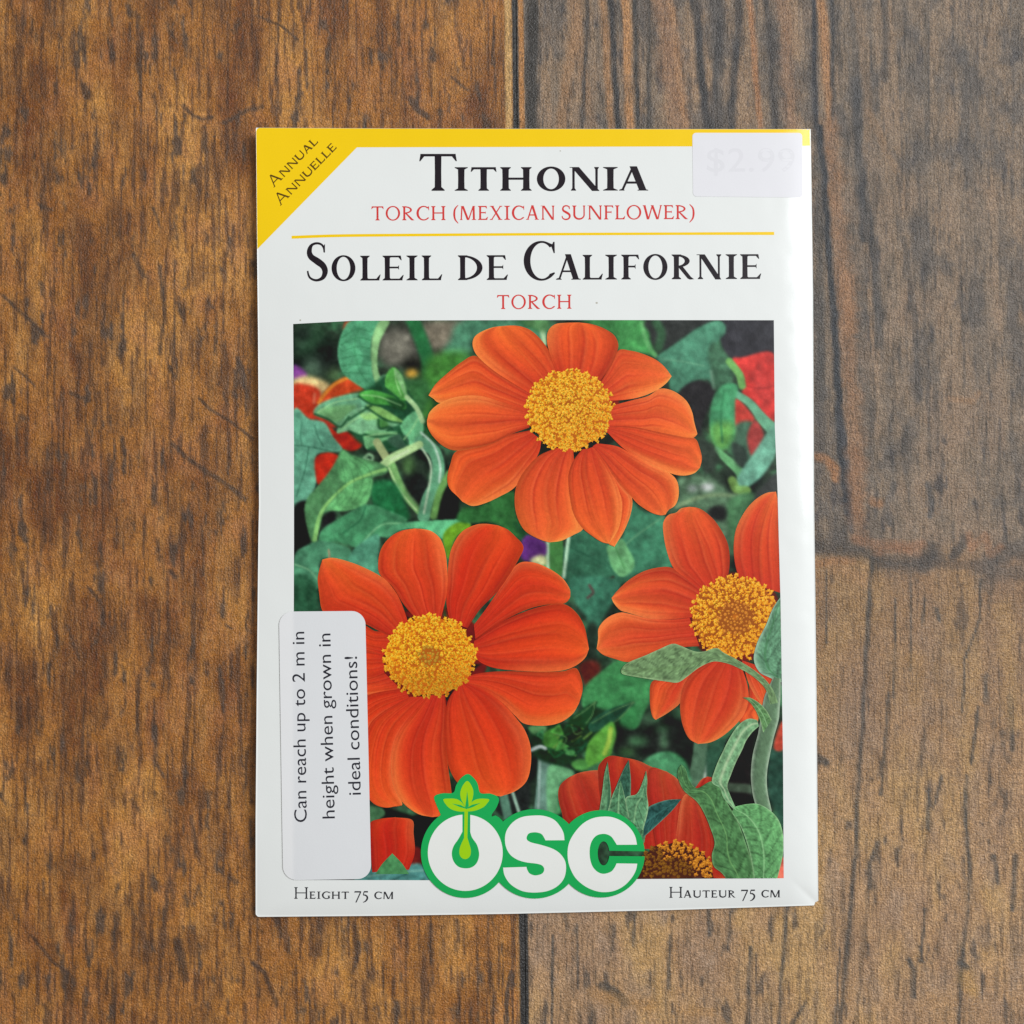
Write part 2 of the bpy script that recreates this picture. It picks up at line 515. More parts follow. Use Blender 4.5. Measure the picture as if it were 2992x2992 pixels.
def plank(side, rows):
    """one plank: a sheet with its edges dipping into the groove"""
    ys = np.array([YS[0]] + [v for v in YS[1:-1]] + [YS[-1]])
    ylo, yhi = rows
    ys = ys[(ys > ylo + EDGE) & (ys < yhi - EDGE)]
    ys = np.concatenate([[ylo] if ylo > -9000 else [], ys, [yhi] if yhi < 12000 else []])
    s0 = 1520
    if side == 'L':
        xs = np.concatenate([XS[XS < s0 - 3], [s0 - EDGE, s0 - EDGE + 1.5]])
        off = np.where(xs > s0 - 200, 1.0, sstep(600, s0 - 200, xs))
    else:
        xs = np.concatenate([[s0 + EDGE - 1.5, s0 + EDGE], XS[XS > s0 + 3]])
        off = np.where(xs < s0 + 200, 1.0, sstep(2400, s0 + 200, xs))
    X, Y = np.meshgrid(xs, ys)
    X = X + (seam_x(Y) - s0) * off[None, :]
    x, y = X.ravel(), Y.ravel()
    z = np.zeros((len(ys), len(xs)))
    if side == 'L':
        z[:, -1] = -0.0003
    else:
        z[:, 0] = -0.0003
    v = unproj(x, y, 0.0)
    v[:, 2] = z.ravel()
    col = np.clip((lin(floor_colour(x, y)) - 0.016) / (EXPO * .93), 0.004, .9)
    return mesh_obj("plank", v, grid_faces(len(ys), len(xs)), M_FLOOR, floor, col, label=None)


plank('L', (-9500, 12500))["label"] = "warm brown plank under the left half of the packet"
plank('R', (-9500, JOINT_Y))["label"] = "dark grey-brown striped plank at upper right"
plank('R', (JOINT_Y, 12500))["label"] = "tan plank with long black cracks at lower right"

# ------------------------------------------------------------------ the packet's surface
LX = ([373, 700, 970, 1475, 1570, 2035, 2400, 2679], [748, 751, 754, 757, 755, 750, 747, 747])
RX = ([377, 854, 1475, 2035, 2400, 2645], [2369, 2376, 2379, 2386, 2389, 2391])
TY = ([748, 1100, 1492, 2000, 2369], [373, 375, 376, 377, 377])
BY = ([747, 1100, 1492, 1958, 2391], [2679, 2676, 2670, 2659, 2645])


def h(px, py):
    px = np.asarray(px, float)
    py = np.asarray(py, float)
    dl = np.clip(px - np.interp(py, *LX), 0, None)
    dr = np.clip(np.interp(py, *RX) - px, 0, None)
    db = np.clip(np.interp(px, *BY) - py, 0, None)
    dt = np.clip(py - np.interp(px, *TY), 0, None)
    k = 12.0
    a = np.stack([dl / 190, dr / 120, db / 95])
    m = -np.log(np.exp(-k * a[[0, 2]]).sum(0)) / k
    m = np.clip(m, 0, None)
    prof = 1 - np.exp(-m)
    prof = prof * (0.35 + 0.65 * sstep(0, 700, dt))
    bul = 0.0008 + 0.0017 * prof - 0.0009 * np.exp(-dr / 40) + 0.0009 * np.exp(-dl / 160) * sstep(-150, 350, db) 
    bul = bul + 0.00013 * (fbm(px / 60, py / 75, 73, 2) - .5) * np.exp(-dr / 110)
    cr = (dr - db * 1.0) / 1.414
    bul = bul - 0.00022 * np.exp(-np.abs(cr) / 14) * sstep(190, 20, dr + db)
    # slight buckles of the paper
    bul = bul + 0.00010 * (fbm(px / 420, py / 420, 71, 2) - .5)
    return bul


EPS = 1.8e-6


def P(px, py, layer=0.0):
    px = np.asarray(px, float)
    py = np.asarray(py, float)
    return unproj(px, py, h(px, py) + layer * EPS)


packet = bpy.data.objects.new("seed_packet", None)
packet.empty_display_size = 0.02
link(packet)
packet["label"] = "white paper seed packet with orange flower photo lying flat on the wooden floor"
packet["category"] = "seed packet"

# front sheet with folded edge down to the back sheet
nu, nv = 300, 380
U_, V_ = np.meshgrid(np.linspace(0, 1, nu), np.linspace(0, 1, nv))
y0 = 373 + V_ * (2679 - 373)
xl = np.interp(y0, *LX)
xr = np.interp(y0, *RX)
X0 = xl + (xr - xl) * U_
yt = np.interp(X0, *TY)
yb = np.interp(X0, *BY)
Y0 = yt + (yb - yt) * V_
# softly rounded bottom-left corner and a dog-eared top right
cut = np.clip(7 - ((X0 - 747) + (2679 - Y0)), 0, 7)
X0 = X0 + cut * .5
Y0 = Y0 - cut * .5
front = P(X0.ravel(), Y0.ravel(), 0)
idx = np.arange(nu * nv).reshape(nv, nu)
ring = np.concatenate([idx[0, :], idx[1:, -1], idx[-1, -2::-1], idx[-2:0:-1, 0]])
low = front[ring].copy()
low[:, 2] = 0.00012
cen = low[:, :2].mean(0)
low[:, :2] = cen + (low[:, :2] - cen) * np.array([0.975, 0.988])
nF = len(front)
verts = np.vstack([front, low])
quads = list(map(tuple, grid_faces(nv, nu)))
nr = len(ring)
for i in range(nr):
    j = (i + 1) % nr
    quads.append((int(ring[j]), int(ring[i]), nF + i, nF + j))
env = mesh_obj("paper_front", verts, np.array(quads), M_PAPER, packet)
# back sheet, lying on the floor
bk = low.copy()
bk[:, 2] = 0.00010
bk2 = bk.copy()
bk2[:, 2] = 0.00002
nb = len(bk)
bf = [tuple(range(nb - 1, -1, -1)), tuple(range(nb, 2 * nb))] + [(i, (i + 1) % nb, nb + (i + 1) % nb, nb + i) for i in range(nb)]
mesh_obj("paper_back", np.vstack([bk, bk2]), bf, M_PAPER, packet, smooth=False)


# ------------------------------------------------------------------ flat print as thin pieces
def F(fr, pts):
    ox, oy, s = fr
    p = np.asarray(pts, float)
    return np.stack([ox + p[:, 0] / s, oy + p[:, 1] / s], -1)


def dense_poly(pts, step=40):
    out = []
    p = np.asarray(pts, float)
    for a, b in zip(p, np.roll(p, -1, axis=0)):
        n_ = max(1, int(np.hypot(*(b - a)) / step))
        for i in range(n_):
            out.append(a + (b - a) * i / n_)
    return out


def union(polys, eps=1e-4):
    vs, fs = [], []
    for p in polys:
        p = np.array(dense_poly(p, 10.0))
        a = np.sum(p[:, 0] * np.roll(p[:, 1], -1) - p[:, 1] * np.roll(p[:, 0], -1))
        if abs(a) < 1e-6:
            continue
        if a < 0:
            p = p[::-1]
        b = len(vs)
        vs += [Vector((float(q[0]), float(q[1]))) for q in p]
        fs.append(list(range(b, b + len(p))))
    A = np.array([(v.x, v.y) for v in vs])
    if max(np.ptp(A[:, 0]), np.ptp(A[:, 1])) > 14:      # inner points, so that the piece follows the bulge of the paper
        for yy_ in np.arange(A[:, 1].min() + 4, A[:, 1].max(), 8.0):
            for xx_ in np.arange(A[:, 0].min() + 4, A[:, 0].max(), 8.0):
                vs.append(Vector((float(xx_) + .013, float(yy_) + .017)))
    r = delaunay_2d_cdt(vs, [], fs, 1, eps)
    tris = [t for t, of in zip(r[2], r[5]) if len(of)]
    used = sorted({i for t in tris for i in t})
    mp = {k_: n_ for n_, k_ in enumerate(used)}
    return np.array([(r[0][i].x, r[0][i].y) for i in used]), [tuple(mp[i] for i in t) for t in tris]


def flat(name, polys, mat, layer, parent, label=None, refine=None):
    """union of polygons given in photo pixels, laid on the packet"""
    v, t = union(polys)
    out = []
    for tri in t:
        a = v[list(tri)]
        if (a[1][0] - a[0][0]) * (a[2][1] - a[0][1]) - (a[1][1] - a[0][1]) * (a[2][0] - a[0][0]) > 0:
            tri = tri[::-1]
        out.append(tuple(tri))
    return mesh_obj(name, P(v[:, 0], v[:, 1], layer), out, mat, parent, label=label)


def patch(name, left, right, nu_, nv_, mat, layer, parent, col=None, label=None):
    """sheet ruled between two curves given in photo pixels"""
    a = spline(left, nv_)
    b = spline(right, nv_)
    u = np.linspace(0, 1, nu_)
    g = a[:, None, :] * (1 - u[None, :, None]) + b[:, None, :] * u[None, :, None]
    # make it face up
    d1 = b[nv_ // 2] - a[nv_ // 2]
    d2 = a[-1] - a[0]
    f = grid_faces(nv_, nu_)
    if d1[0] * d2[1] - d1[1] * d2[0] < 0:
        f = f[:, ::-1]
    x, y = g[..., 0].ravel(), g[..., 1].ravel()
    x = np.minimum(x, photo_right(y) - .3)
    y = np.minimum(y, photo_bottom(x) - .3)
    y = np.maximum(y, photo_top(x) + .3)
    vv, uu = np.meshgrid(np.linspace(0, 1, nv_), u, indexing='ij')
    cols = None if col is None else albedo(col(uu.ravel(), vv.ravel(), x, y))
    return mesh_obj(name, P(x, y, layer), f, mat, parent, cols, label=label)


def photo_left(y):
    return np.interp(y, [930, 947, 1293, 1582, 2571], [856, 856.5, 859, 859, 856])


def photo_right(y):
    return np.interp(y, [930, 1251, 1437, 1665, 1752, 2217, 2571], [2261, 2264, 2272, 2278, 2280.5, 2288, 2290])


def photo_top(x):
    return np.interp(x, [850, 1027, 1300, 1620, 2265], [947, 937.5, 936, 935, 935.7])


def photo_bottom(x):
    return np.interp(x, [850, 1257, 2290], [2571, 2572, 2566])


# yellow header band, corner and rule
def strip(name, top, bottom, n_, m_, mat, layer, parent):
    a = spline(top, n_)
    b = spline(bottom, n_)
    u = np.linspace(0, 1, m_)
    g = a[None] * (1 - u[:, None, None]) + b[None] * u[:, None, None]
    f = grid_faces(m_, n_)
    return g[..., 0].ravel(), g[..., 1].ravel(), f


def strip_obj(name, top, bottom, n_, m_, mat, layer, parent, label=None):
    x, y, f = strip(name, top, bottom, n_, m_, mat, layer, parent)
    return mesh_obj(name, P(x, y, layer), f, mat, parent, label=label)


x1, y1, f1 = strip("", [(762, 373.6), (1100, 375.6), (1492, 376.6), (2000, 377.6), (2352, 378)], [(762, 432), (1100, 431), (1492, 430), (2000, 428), (2352, 426)], 90, 4, None, 0, None)
x2, y2, f2 = strip("", [(748.5, 386), (800, 398), (900, 431.5), (1043, 431)], [(752.5, 728), (820, 657), (940, 534), (1043, 431)], 24, 20, None, 0, None)
# corner triangle from a ruled sheet between the packet's edge and the diagonal
tri_poly = [(757, 373.6)] + [(x, np.interp(x, *TY) + .6) for x in range(780, 2340, 20)] + [(2366, 377.8), (2366, 400), (2367, 426)] + [(x, np.interp(x, [1043, 1492, 2367], [430.5, 429.5, 426.5])) for x in range(2340, 1045, -20)] + \
    [(1043 - k * (1043 - 752) / 14, 430.5 + k * (728 - 430.5) / 14) for k in range(15)] + [(np.interp(y, *LX) + .6, y) for y in range(700, 385, -20)] + [(748.6, 383), (751, 377)]
flat("yellow_header_band", [tri_poly], M_YELLOW, 2.5, packet, "yellow band along the top with a cut-off corner at left")
strip_obj("yellow_rule", [(852, 689), (1000, 684.5), (1300, 682.2), (1700, 680), (2000, 679), (2262, 677.6)], [(852, 697.5), (1000, 692.5), (1300, 690), (1700, 687.5), (2000, 686.5), (2262, 686.5)], 180, 3, M_YELLOW, 2.5, packet)


# ------------------------------------------------------------------ roman letter shapes
def arc_ring(cx, cy, rx, ry, ix, iy, a0, a1, n_=28, dx=0.0, dy=0.0):
    out = []
    A = np.radians(np.linspace(a0, a1, n_ + 1))
    for a, b in zip(A[:-1], A[1:]):
        out.append([(cx + rx * math.cos(a), cy + ry * math.sin(a)), (cx + rx * math.cos(b), cy + ry * math.sin(b)),
                    (cx + dx + ix * math.cos(b), cy + dy + iy * math.sin(b)), (cx + dx + ix * math.cos(a), cy + dy + iy * math.sin(a))])
    return out


def brush(pts, ws, n_=30):
    p = spline(pts, n_)
    w = np.interp(np.linspace(0, 1, n_), np.linspace(0, 1, len(ws)), ws)
    d = np.gradient(p, axis=0)
    d /= np.linalg.norm(d, axis=1)[:, None] + 1e-9
    nn = np.stack([-d[:, 1], d[:, 0]], -1)
    a = p + nn * w[:, None] / 2
    b = p - nn * w[:, None] / 2
    return [[a[i], a[i + 1], b[i + 1], b[i]] for i in range(n_ - 1)]


def glyph(ch, W, w, t):
    """roman capital, cap height 1, ink width W, stem w, hairline t"""
    g = []
    sf = w / 2 + 0.085

    def stem(x, ww=None, y0=0.0, y1=1.0, foot=True, head=True, s=None):
        ww = w if ww is None else ww
        q = s if s is not None else ww / 2 + 0.085
        g.append([(x - ww / 2, y0), (x + ww / 2, y0), (x + ww / 2 * .94, (y0 + y1) / 2), (x + ww / 2, y1), (x - ww / 2, y1), (x - ww / 2 * .94, (y0 + y1) / 2)])
        if foot:
            g.append([(x - q, y0), (x + q, y0), (x + q, y0 + .028), (x + ww / 2, y0 + .10), (x - ww / 2, y0 + .10), (x - q, y0 + .028)])
        if head:
            g.append([(x - q, y1), (x + q, y1), (x + q, y1 - .028), (x + ww / 2, y1 - .10), (x - ww / 2, y1 - .10), (x - q, y1 - .028)])

    def bar(x0, x1, y, tt=None):
        tt = t if tt is None else tt
        g.append([(x0, y - tt / 2), (x1, y - tt / 2), (x1, y + tt / 2), (x0, y + tt / 2)])

    def diag(x0, y0, x1, y1, ww):
        g.append([(x0 - ww / 2, y0), (x0 + ww / 2, y0), (x1 + ww / 2, y1), (x1 - ww / 2, y1)])

    def ser(x, y, d, q):
        g.append([(x - q, y), (x + q, y), (x + q, y + .03 * d), (x + q * .3, y + .07 * d), (x - q * .3, y + .07 * d), (x - q, y + .03 * d)])

    def end_down(x, s, L=.2):       # terminal of a top arm
        g.append([(x, 1.0), (x + .035 * s, 1 - L), (x + .005 * s, 1 - L), (x - .10 * s, 1 - t)])

    def end_up(x, s, L=.24):
        g.append([(x - .02, 0), (x + .045 * s, L), (x + .012 * s, L), (x - .13 * s, t)])

    if ch == 'I':
        stem(W / 2, s=W / 2)
    elif ch == 'H':
        stem(sf); stem(W - sf); bar(sf, W - sf, .51)
    elif ch == 'T':
        stem(W / 2, head=False)
        bar(.03, W - .03, 1 - t / 2)
        end_down(.035, -1); end_down(W - .035, 1)
    elif ch == 'L':
        stem(sf); bar(sf, W - .05, t / 2); end_up(W - .045, 1)
    elif ch in 'EF':
        stem(sf, foot=True)
        xe = W - .05 if ch == 'F' else W * .90 - .03
        bar(sf, xe, 1 - t / 2); end_down(xe, 1, .19)
        xm = W * .76
        bar(sf, xm, .52)
        g.append([(xm - .03, .52 + t / 2), (xm + .015, .62), (xm + .015, .42), (xm - .03, .52 - t / 2)])
        if ch == 'E':
            bar(sf, W - .05, t / 2); end_up(W - .045, 1, .22)
    elif ch == 'D':
        stem(sf)
        g += arc_ring(sf, .5, W - sf, .5, W - sf - w * 1.05, .5 - t, -90, 90)
    elif ch == 'O':
        g += arc_ring(W / 2, .5, W / 2, .525, W / 2 - w, .525 - t, 0, 360, 44, 0, 0)
        g[-44:] = arc_ring(W / 2, .5, W / 2, .525, W / 2 - w * .98, .525 - t * .95, 0, 360, 44)
    elif ch in 'CG':
        rx = W * .56
        g += arc_ring(rx, .5, rx, .525, rx - w, .525 - t, 48, 312 if ch == 'C' else 322, 40, .02, 0)
        g.append([(W - .01, 1.0), (W - .045, 1.0), (W - .10, .88), (W - .035, .70), (W - .005, .70)])
        g.append([(rx + rx * .67, .5 + .525 * .743), (W - .03, .82), (W - .06, .93), (rx + .4 * rx, .98)])
        if ch == 'G':
            stem(W - sf, y0=.06, y1=.42, foot=False, head=False)
            g.append([(W - sf * 2, .42), (W + .03, .42), (W + .03, .45), (W - sf * 2, .45)])
        else:
            g.append([(W - .02, .20), (W, .17), (rx + rx * .67, .5 - .525 * .743), (rx + (rx - w) * .67, .5 - (.525 - t) * .743)])
    elif ch == 'N':
        tt = t * 1.15
        x0, x1 = .11 + tt / 2, W - .09 - tt / 2
        stem(x0, tt, head=False, s=.11); stem(x1, tt, foot=False, s=.10)
        diag(x0 + w * .25, 1, x1 - w * .1, -.015, w * 1.15)
        g.append([(0, 1), (x0 + .1, 1), (x0 + .1, .965), (0, .972)])
    elif ch == 'M':
        tt = t * 1.1
        diag(.15, 1, .10, 0, tt); ser(.10, 0, 1, .10)
        diag(.20, 1, W * .5, .0, w * 1.1)
        diag(W - .21, 1, W * .5 + w * .2, .0, t * 1.05)
        diag(W - .19, 1, W - sf - .01, 0, w); ser(W - sf - .01, 0, 1, sf + .01)
        g.append([(.06, 1), (.22, 1), (.22, .965), (.06, .972)]); g.append([(W - .25, 1), (W - .06, 1), (W - .06, .972), (W - .25, .965)])
    elif ch == 'A':
        xa = W * .47
        diag(.13, 0, xa, .98, t * 1.15)
        diag(W - sf * .98, 0, xa + t * .2, 1.03, w * 1.12)
        bar(.2 + (xa - .2) * .28, W - sf - .14, .34)
        ser(.115, 0, 1, .115); ser(W - sf, 0, 1, sf)
    elif ch == 'R':
        stem(sf)
        g += arc_ring(sf, .735, W * .80 - sf, .265, W * .80 - sf - w * .95, .265 - t, -90, 90, 22)
        g.append([(sf + w * .3, .50), (sf + w * 1.25, .50), (W * .86, .09), (W, .0), (W * .80, -.015), (W * .70, .03)])
    elif ch == 'U':
        tt = t * 1.15
        x1 = W - .09 - tt / 2
        xl_ = sf - w / 2
        stem(sf, y0=.34, foot=False); stem(x1, tt, y0=.34, foot=False, s=.09)
        c = (xl_ + x1 + tt / 2) / 2
        rx = (x1 + tt / 2 - xl_) / 2
        g += arc_ring(c, .35, rx, .37, rx - (w + tt) / 2, .37 - t * 1.4, 180, 360, 24, (w - tt) / 2, 0)
    elif ch == 'X':
        diag(sf, 1, W - sf, 0, w * 1.12); diag(W - .13, 1, .13, 0, t * 1.1)
        ser(sf, 1, -1, sf); ser(W - .11, 1, -1, .11); ser(.11, 0, 1, .11); ser(W - sf, 0, 1, sf)
    elif ch == 'W':
        a = W / 4
        diag(.12, 1, a + .03, -.01, w * 1.1); diag(W * .5 - .01, .97, a + .06, 0, t * 1.1)
        diag(W * .5 - .02, 1, W * .75 + .0, -.01, w * 1.1); diag(W - .09, 1, W * .75 + .04, 0, t * 1.1)
        ser(.11, 1, -1, .11); ser(W * .5 - .02, 1, -1, .11); ser(W - .09, 1, -1, .09)
    elif ch == 'S':
        c = [(.86, .76), (.84, .86), (.72, .955), (.48, .985), (.24, .93), (.135, .77), (.22, .63), (.5, .52), (.80, .39), (.90, .235), (.78, .075), (.48, .01), (.2, .06), (.09, .15), (.05, .26)]
        ws = [t * .8, t, t * 1.1, t * 1.2, w * .75, w * .95, w * 1.05, w * 1.15, w * 1.05, w * .95, w * .75, t * 1.3, t * 1.1, t, t * .8]
        g += brush([(x * W, y) for x, y in c], ws, 46)
        g.append([(.83 * W, .74), (.90 * W, .74), (.90 * W, .97), (.84 * W, .93)])
    elif ch == '(':
        g += brush([(W, 1.06), (W * .3, .8), (.1 * W, .43), (.3 * W, .05), (W, -.24)], [t * .6, w * .8, w, w * .8, t * .6], 20)
    elif ch == ')':
        g += brush([(0, 1.06), (W * .7, .8), (.9 * W, .43), (.7 * W, .05), (0, -.24)], [t * .6, w * .8, w, w * .8, t * .6], 20)
    elif ch == '7':
        bar(.04, W, .97, t * 1.5); diag(W - .05, .97, W * .25, -.48, w * .8)
        g.append([(.0, .82), (.04, .82), (.10, 1.0), (.04, 1.0)])
    elif ch == '5':
        bar(W * .22, W, .98, t * 1.5)
        g += brush([(W * .26, .97), (W * .14, .56), (W * .5, .52), (W * .86, .30), (W * .84, -.02), (W * .5, -.32), (.04, -.46)], [t, t, w * .9, w * 1.1, w * 1.1, w * .8, t * .6], 30)
    elif ch == '.':
        g += [[(W / 2 + .08 * math.cos(a), .08 + .08 * math.sin(a)) for a in np.linspace(0, 2 * math.pi, 11)[:-1]]]
    return g


NATW = dict(A=.78, C=.74, D=.82, E=.60, F=.56, G=.80, H=.84, I=.36, L=.58, M=.98, N=.86, O=.84, R=.72, S=.52, T=.72, U=.80, W=1.12, X=.76, **{'(': .26, ')': .26, '7': .55, '5': .42, '.': .2})


def fit(word, x0, x1, hb, hs=None, gap=.10, bigs=1):
    """spread a word in small capitals between two positions"""
    hs = hs or hb
    hh = [hb if i < bigs else hs for i in range(len(word))]
    wid = [NATW[c] * q for c, q in zip(word, hh)]
    gp = gap * hs
    f = (x1 - x0 - gp * (len(word) - 1)) / sum(wid)
    out = []
    x = x0
    for c, ww, q in zip(word, wid, hh):
        out.append((c, x, x + ww * f, q))
        x += ww * f + gp
    return out


def text_line(name, letters, base, stem_, hair_, mat, layer, parent, label=None):
    """letters: (ch, x0, x1, height) along the baseline; base: function x -> (px, py, dirx, diry)"""
    polys = []
    for ch, a, b, q in letters:
        wd = (b - a) / q
        for p in glyph(ch, wd, stem_(q) / q, hair_(q) / q):
            pp = []
            for gx, gy in p:
                ox, oy, dx, dy = base(a + gx * q)
                pp.append((ox + dy * gy * q, oy - dx * gy * q))
            polys.append(pp)
    return flat(name, polys, mat, layer, parent, label)


def lineb(x0, y0, x1, y1):
    L_ = math.hypot(x1 - x0, y1 - y0)
    dx, dy = (x1 - x0) / L_, (y1 - y0) / L_
    return lambda s: (s, y0 + (s - x0) * dy / dx, dx, dy)


def dirb(x0, y0, x1, y1):
    L_ = math.hypot(x1 - x0, y1 - y0)
    dx, dy = (x1 - x0) / L_, (y1 - y0) / L_
    return lambda s: (x0 + s * dx, y0 + s * dy, dx, dy)


SB, SS = 108, 69
text_line("title_lettering", [('T', 1225, 1335, SB), ('I', 1326.5 + 2, 1367, SS), ('T', 1375.4, 1451, SS), ('H', 1461.6, 1553.4, SS), ('O', 1568.5, 1652, SS), ('N', 1664.4, 1753, SS), ('I', 1762, 1805, SS), ('A', 1809, 1894, SS)],
          lineb(1225, 557.6, 1894, 556.8), lambda q: 20 if q > 80 else 19.5, lambda q: 7.5 if q > 80 else 6.5, M_BLACK, 3, packet, "large black small-capital word on the first line")
SB2, SS2 = 111, 72.5
text_line("title_lettering", [('S', 896, 956, SB2), ('O', 968.8, 1038.7, SS2), ('L', 1052.6, 1112.3, SS2), ('E', 1117.9, 1179.8, SS2), ('I', 1187.7, 1220.3, SS2), ('L', 1232.4, 1292.5, SS2),
                              ('D', 1338, 1410, SS2), ('E', 1422, 1484.5, SS2), ('C', 1530.3, 1622, SB2), ('A', 1624.4, 1697, SS2), ('L', 1702.6, 1761.8, SS2), ('I', 1768.8, 1802.8, SS2), ('F', 1815.4, 1869, SS2),
                              ('O', 1879.6, 1950.5, SS2), ('R', 1962.6, 2028.7, SS2), ('N', 2035.7, 2110, SS2), ('I', 2120.5, 2153.6, SS2), ('E', 2162.9, 2224.4, SS2)],
          lineb(897, 820.3, 2224, 815), lambda q: 17.5 if q > 80 else 15.5, lambda q: 6 if q > 80 else 5.2, M_BLACK, 3, packet, "large black small-capital words below the yellow line")
RC = 41
text_line("subtitle_lettering", fit("TORCH", 1085, 1302, RC, gap=.14) + fit("(MEXICAN", 1326, 1622, RC, gap=.12) + fit("SUNFLOWER)", 1641, 2028, RC, gap=.10),
          lineb(1085, 644, 2028, 640), lambda q: 6.0, lambda q: 3.5, M_RED, 3, packet, "long line of thin red capitals under the first title")
text_line("subtitle_lettering", fit("TORCH", 1452, 1670, RC, gap=.14), lineb(1452, 903, 1670, 902), lambda q: 6.0, lambda q: 3.5, M_RED, 3, packet, "short red word centred above the photo")
text_line("corner_lettering", fit("ANNUAL", 0, 187, 33, 23, .10), dirb(800, 549, 931.5, 415), lambda q: 4.9, lambda q: 3.0, M_BROWN, 5, packet)
text_line("corner_lettering", fit("ANNUELLE", 0, 238, 33, 23, .10), dirb(819, 602, 984, 433), lambda q: 4.9, lambda q: 3.0, M_BROWN, 5, packet)
text_line("height_lettering", fit("HEIGHT", 859.5, 1020, 34, 21.5, .16) + fit("75", 1035, 1075, 21.5, 21.5, .22) + fit("CM", 1093.4, 1150, 21.5, 21.5, .16),
          lineb(859, 2626.2, 1150, 2627), lambda q: 4.7, lambda q: 2.8, M_GREY_INK, 3, packet, "small dark line at lower left giving the plant's height")
text_line("height_lettering", fit("HAUTEUR", 1955.4, 2149.5, 32, 21.5, .14) + fit("75", 2165, 2206, 21.5, 21.5, .22) + fit("CM", 2224.5, 2280, 21.5, 21.5, .16),
          lineb(1955, 2623.4, 2280, 2622), lambda q: 4.7, lambda q: 2.8, M_GREY_INK, 3, packet, "small dark line at lower right giving the height in French")

# ------------------------------------------------------------------ the printed photograph: soft garden behind the flowers
Z3, Z4 = (820, 920, 2.415), (1560, 920, 2.415)
Z5, Z6 = (740, 1700, 1.9325), (1500, 1700, 1.9322)
LG = (1220, 2230, 2.76)
F1, F2, F3, F4 = (1230, 930, 2.2729), (900, 1500, 2.1467), (1700, 1420, 2.415), (1600, 2100, 2.76)

RS = 3.0
RX0, RY0 = 840.0, 920.0
RW, RH = int((2310 - RX0) / RS), int((2590 - RY0) / RS)
gx, gy = np.meshgrid(RX0 + (np.arange(RW) + .5) * RS, RY0 + (np.arange(RH) + .5) * RS)
IMG = np.zeros((RH, RW, 3))
IMG[:] = (48, 66, 54)
n_a = fbm(gx / 60, gy / 60, 81, 4)
n_b = fbm(gx / 25, gy / 25, 91, 3)
IMG += (sstep(.5, .75, n_a)[..., None] * np.array([20, 60, 35])) - (sstep(.5, .25, n_a)[..., None] * np.array([22, 30, 20]))


def gblur(m, s):
    if s <= 0.05:
        return m
    r = max(1, int(s * 2.6))
    k = np.exp(-np.arange(-r, r + 1) ** 2 / (2 * s * s))
    k /= k.sum()
    p = np.pad(m, ((r, r), (0, 0)), mode='edge')
    m = sum(k[i] * p[i:i + m.shape[0]] for i in range(2 * r + 1))
    p = np.pad(m, ((0, 0), (r, r)), mode='edge')
    return sum(k[i] * p[:, i:i + m.shape[1]] for i in range(2 * r + 1))


def window(x0, x1, y0_, y1_, pad):
    i0 = max(0, int((x0 - pad - RX0) / RS)); i1 = min(RW, int((x1 + pad - RX0) / RS) + 2)
    j0 = max(0, int((y0_ - pad - RY0) / RS)); j1 = min(RH, int((y1_ + pad - RY0) / RS) + 2)
    return j0, j1, i0, i1


def put(mask, sl, col):
    j0, j1, i0, i1 = sl
    mask = mask[..., None]
    IMG[j0:j1, i0:i1] = IMG[j0:j1, i0:i1] * (1 - mask) + col * mask


def shape(fr, pts, col, blur=2.0, tex=8.0, a=1.0, seed=0, grad=None, smooth=True, rim=0.0):
    """a soft-edged filled shape; blur in photo pixels"""
    p = F(fr, pts)
    if smooth:
        p = spline(p, max(24, len(p) * 7), closed=True)
    bl = blur / RS
    sl = window(p[:, 0].min(), p[:, 0].max(), p[:, 1].min(), p[:, 1].max(), blur * 3 + 6)
    j0, j1, i0, i1 = sl
    if j1 <= j0 or i1 <= i0:
        return
    X, Y = gx[j0:j1, i0:i1], gy[j0:j1, i0:i1]
    acc = np.zeros(X.shape)
    for ox, oy in ((-.25, -.25), (.25, -.25), (-.25, .25), (.25, .25)):
        ins = np.zeros(X.shape, bool)
        xx, yy = X + ox * RS, Y + oy * RS
        q = np.roll(p, -1, axis=0)
        for (ax, ay), (bx, by) in zip(p, q):
            if ay == by:
                continue
            c = ((ay > yy) != (by > yy)) & (xx < (bx - ax) * (yy - ay) / (by - ay) + ax)
            ins ^= c
        acc += ins * .25
    m = gblur(acc, bl) * a
    col = np.array(col, float)[None, None]
    c = np.ones(X.shape + (3,)) * col
    if grad is not None:      # (dx, dy, amount): lightens towards a direction
        dx, dy, am = grad
        t = ((X - X.mean()) * dx + (Y - Y.mean()) * dy) / (max(np.ptp(X), np.ptp(Y)) + 1)
        c = c * (1 + am * t[..., None])
    if rim:
        e = gblur(acc, bl + 1.6)
        edge = np.clip(1 - np.abs(e - .55) * 3, 0, 1) * acc
        c = c * (1 + rim * edge[..., None])
    c = c * (1 + tex / 100 * 4 * (fbm(X / 17, Y / 17, seed + 100, 3)[..., None] - .5)) 
    put(np.clip(m, 0, 1), sl, c)


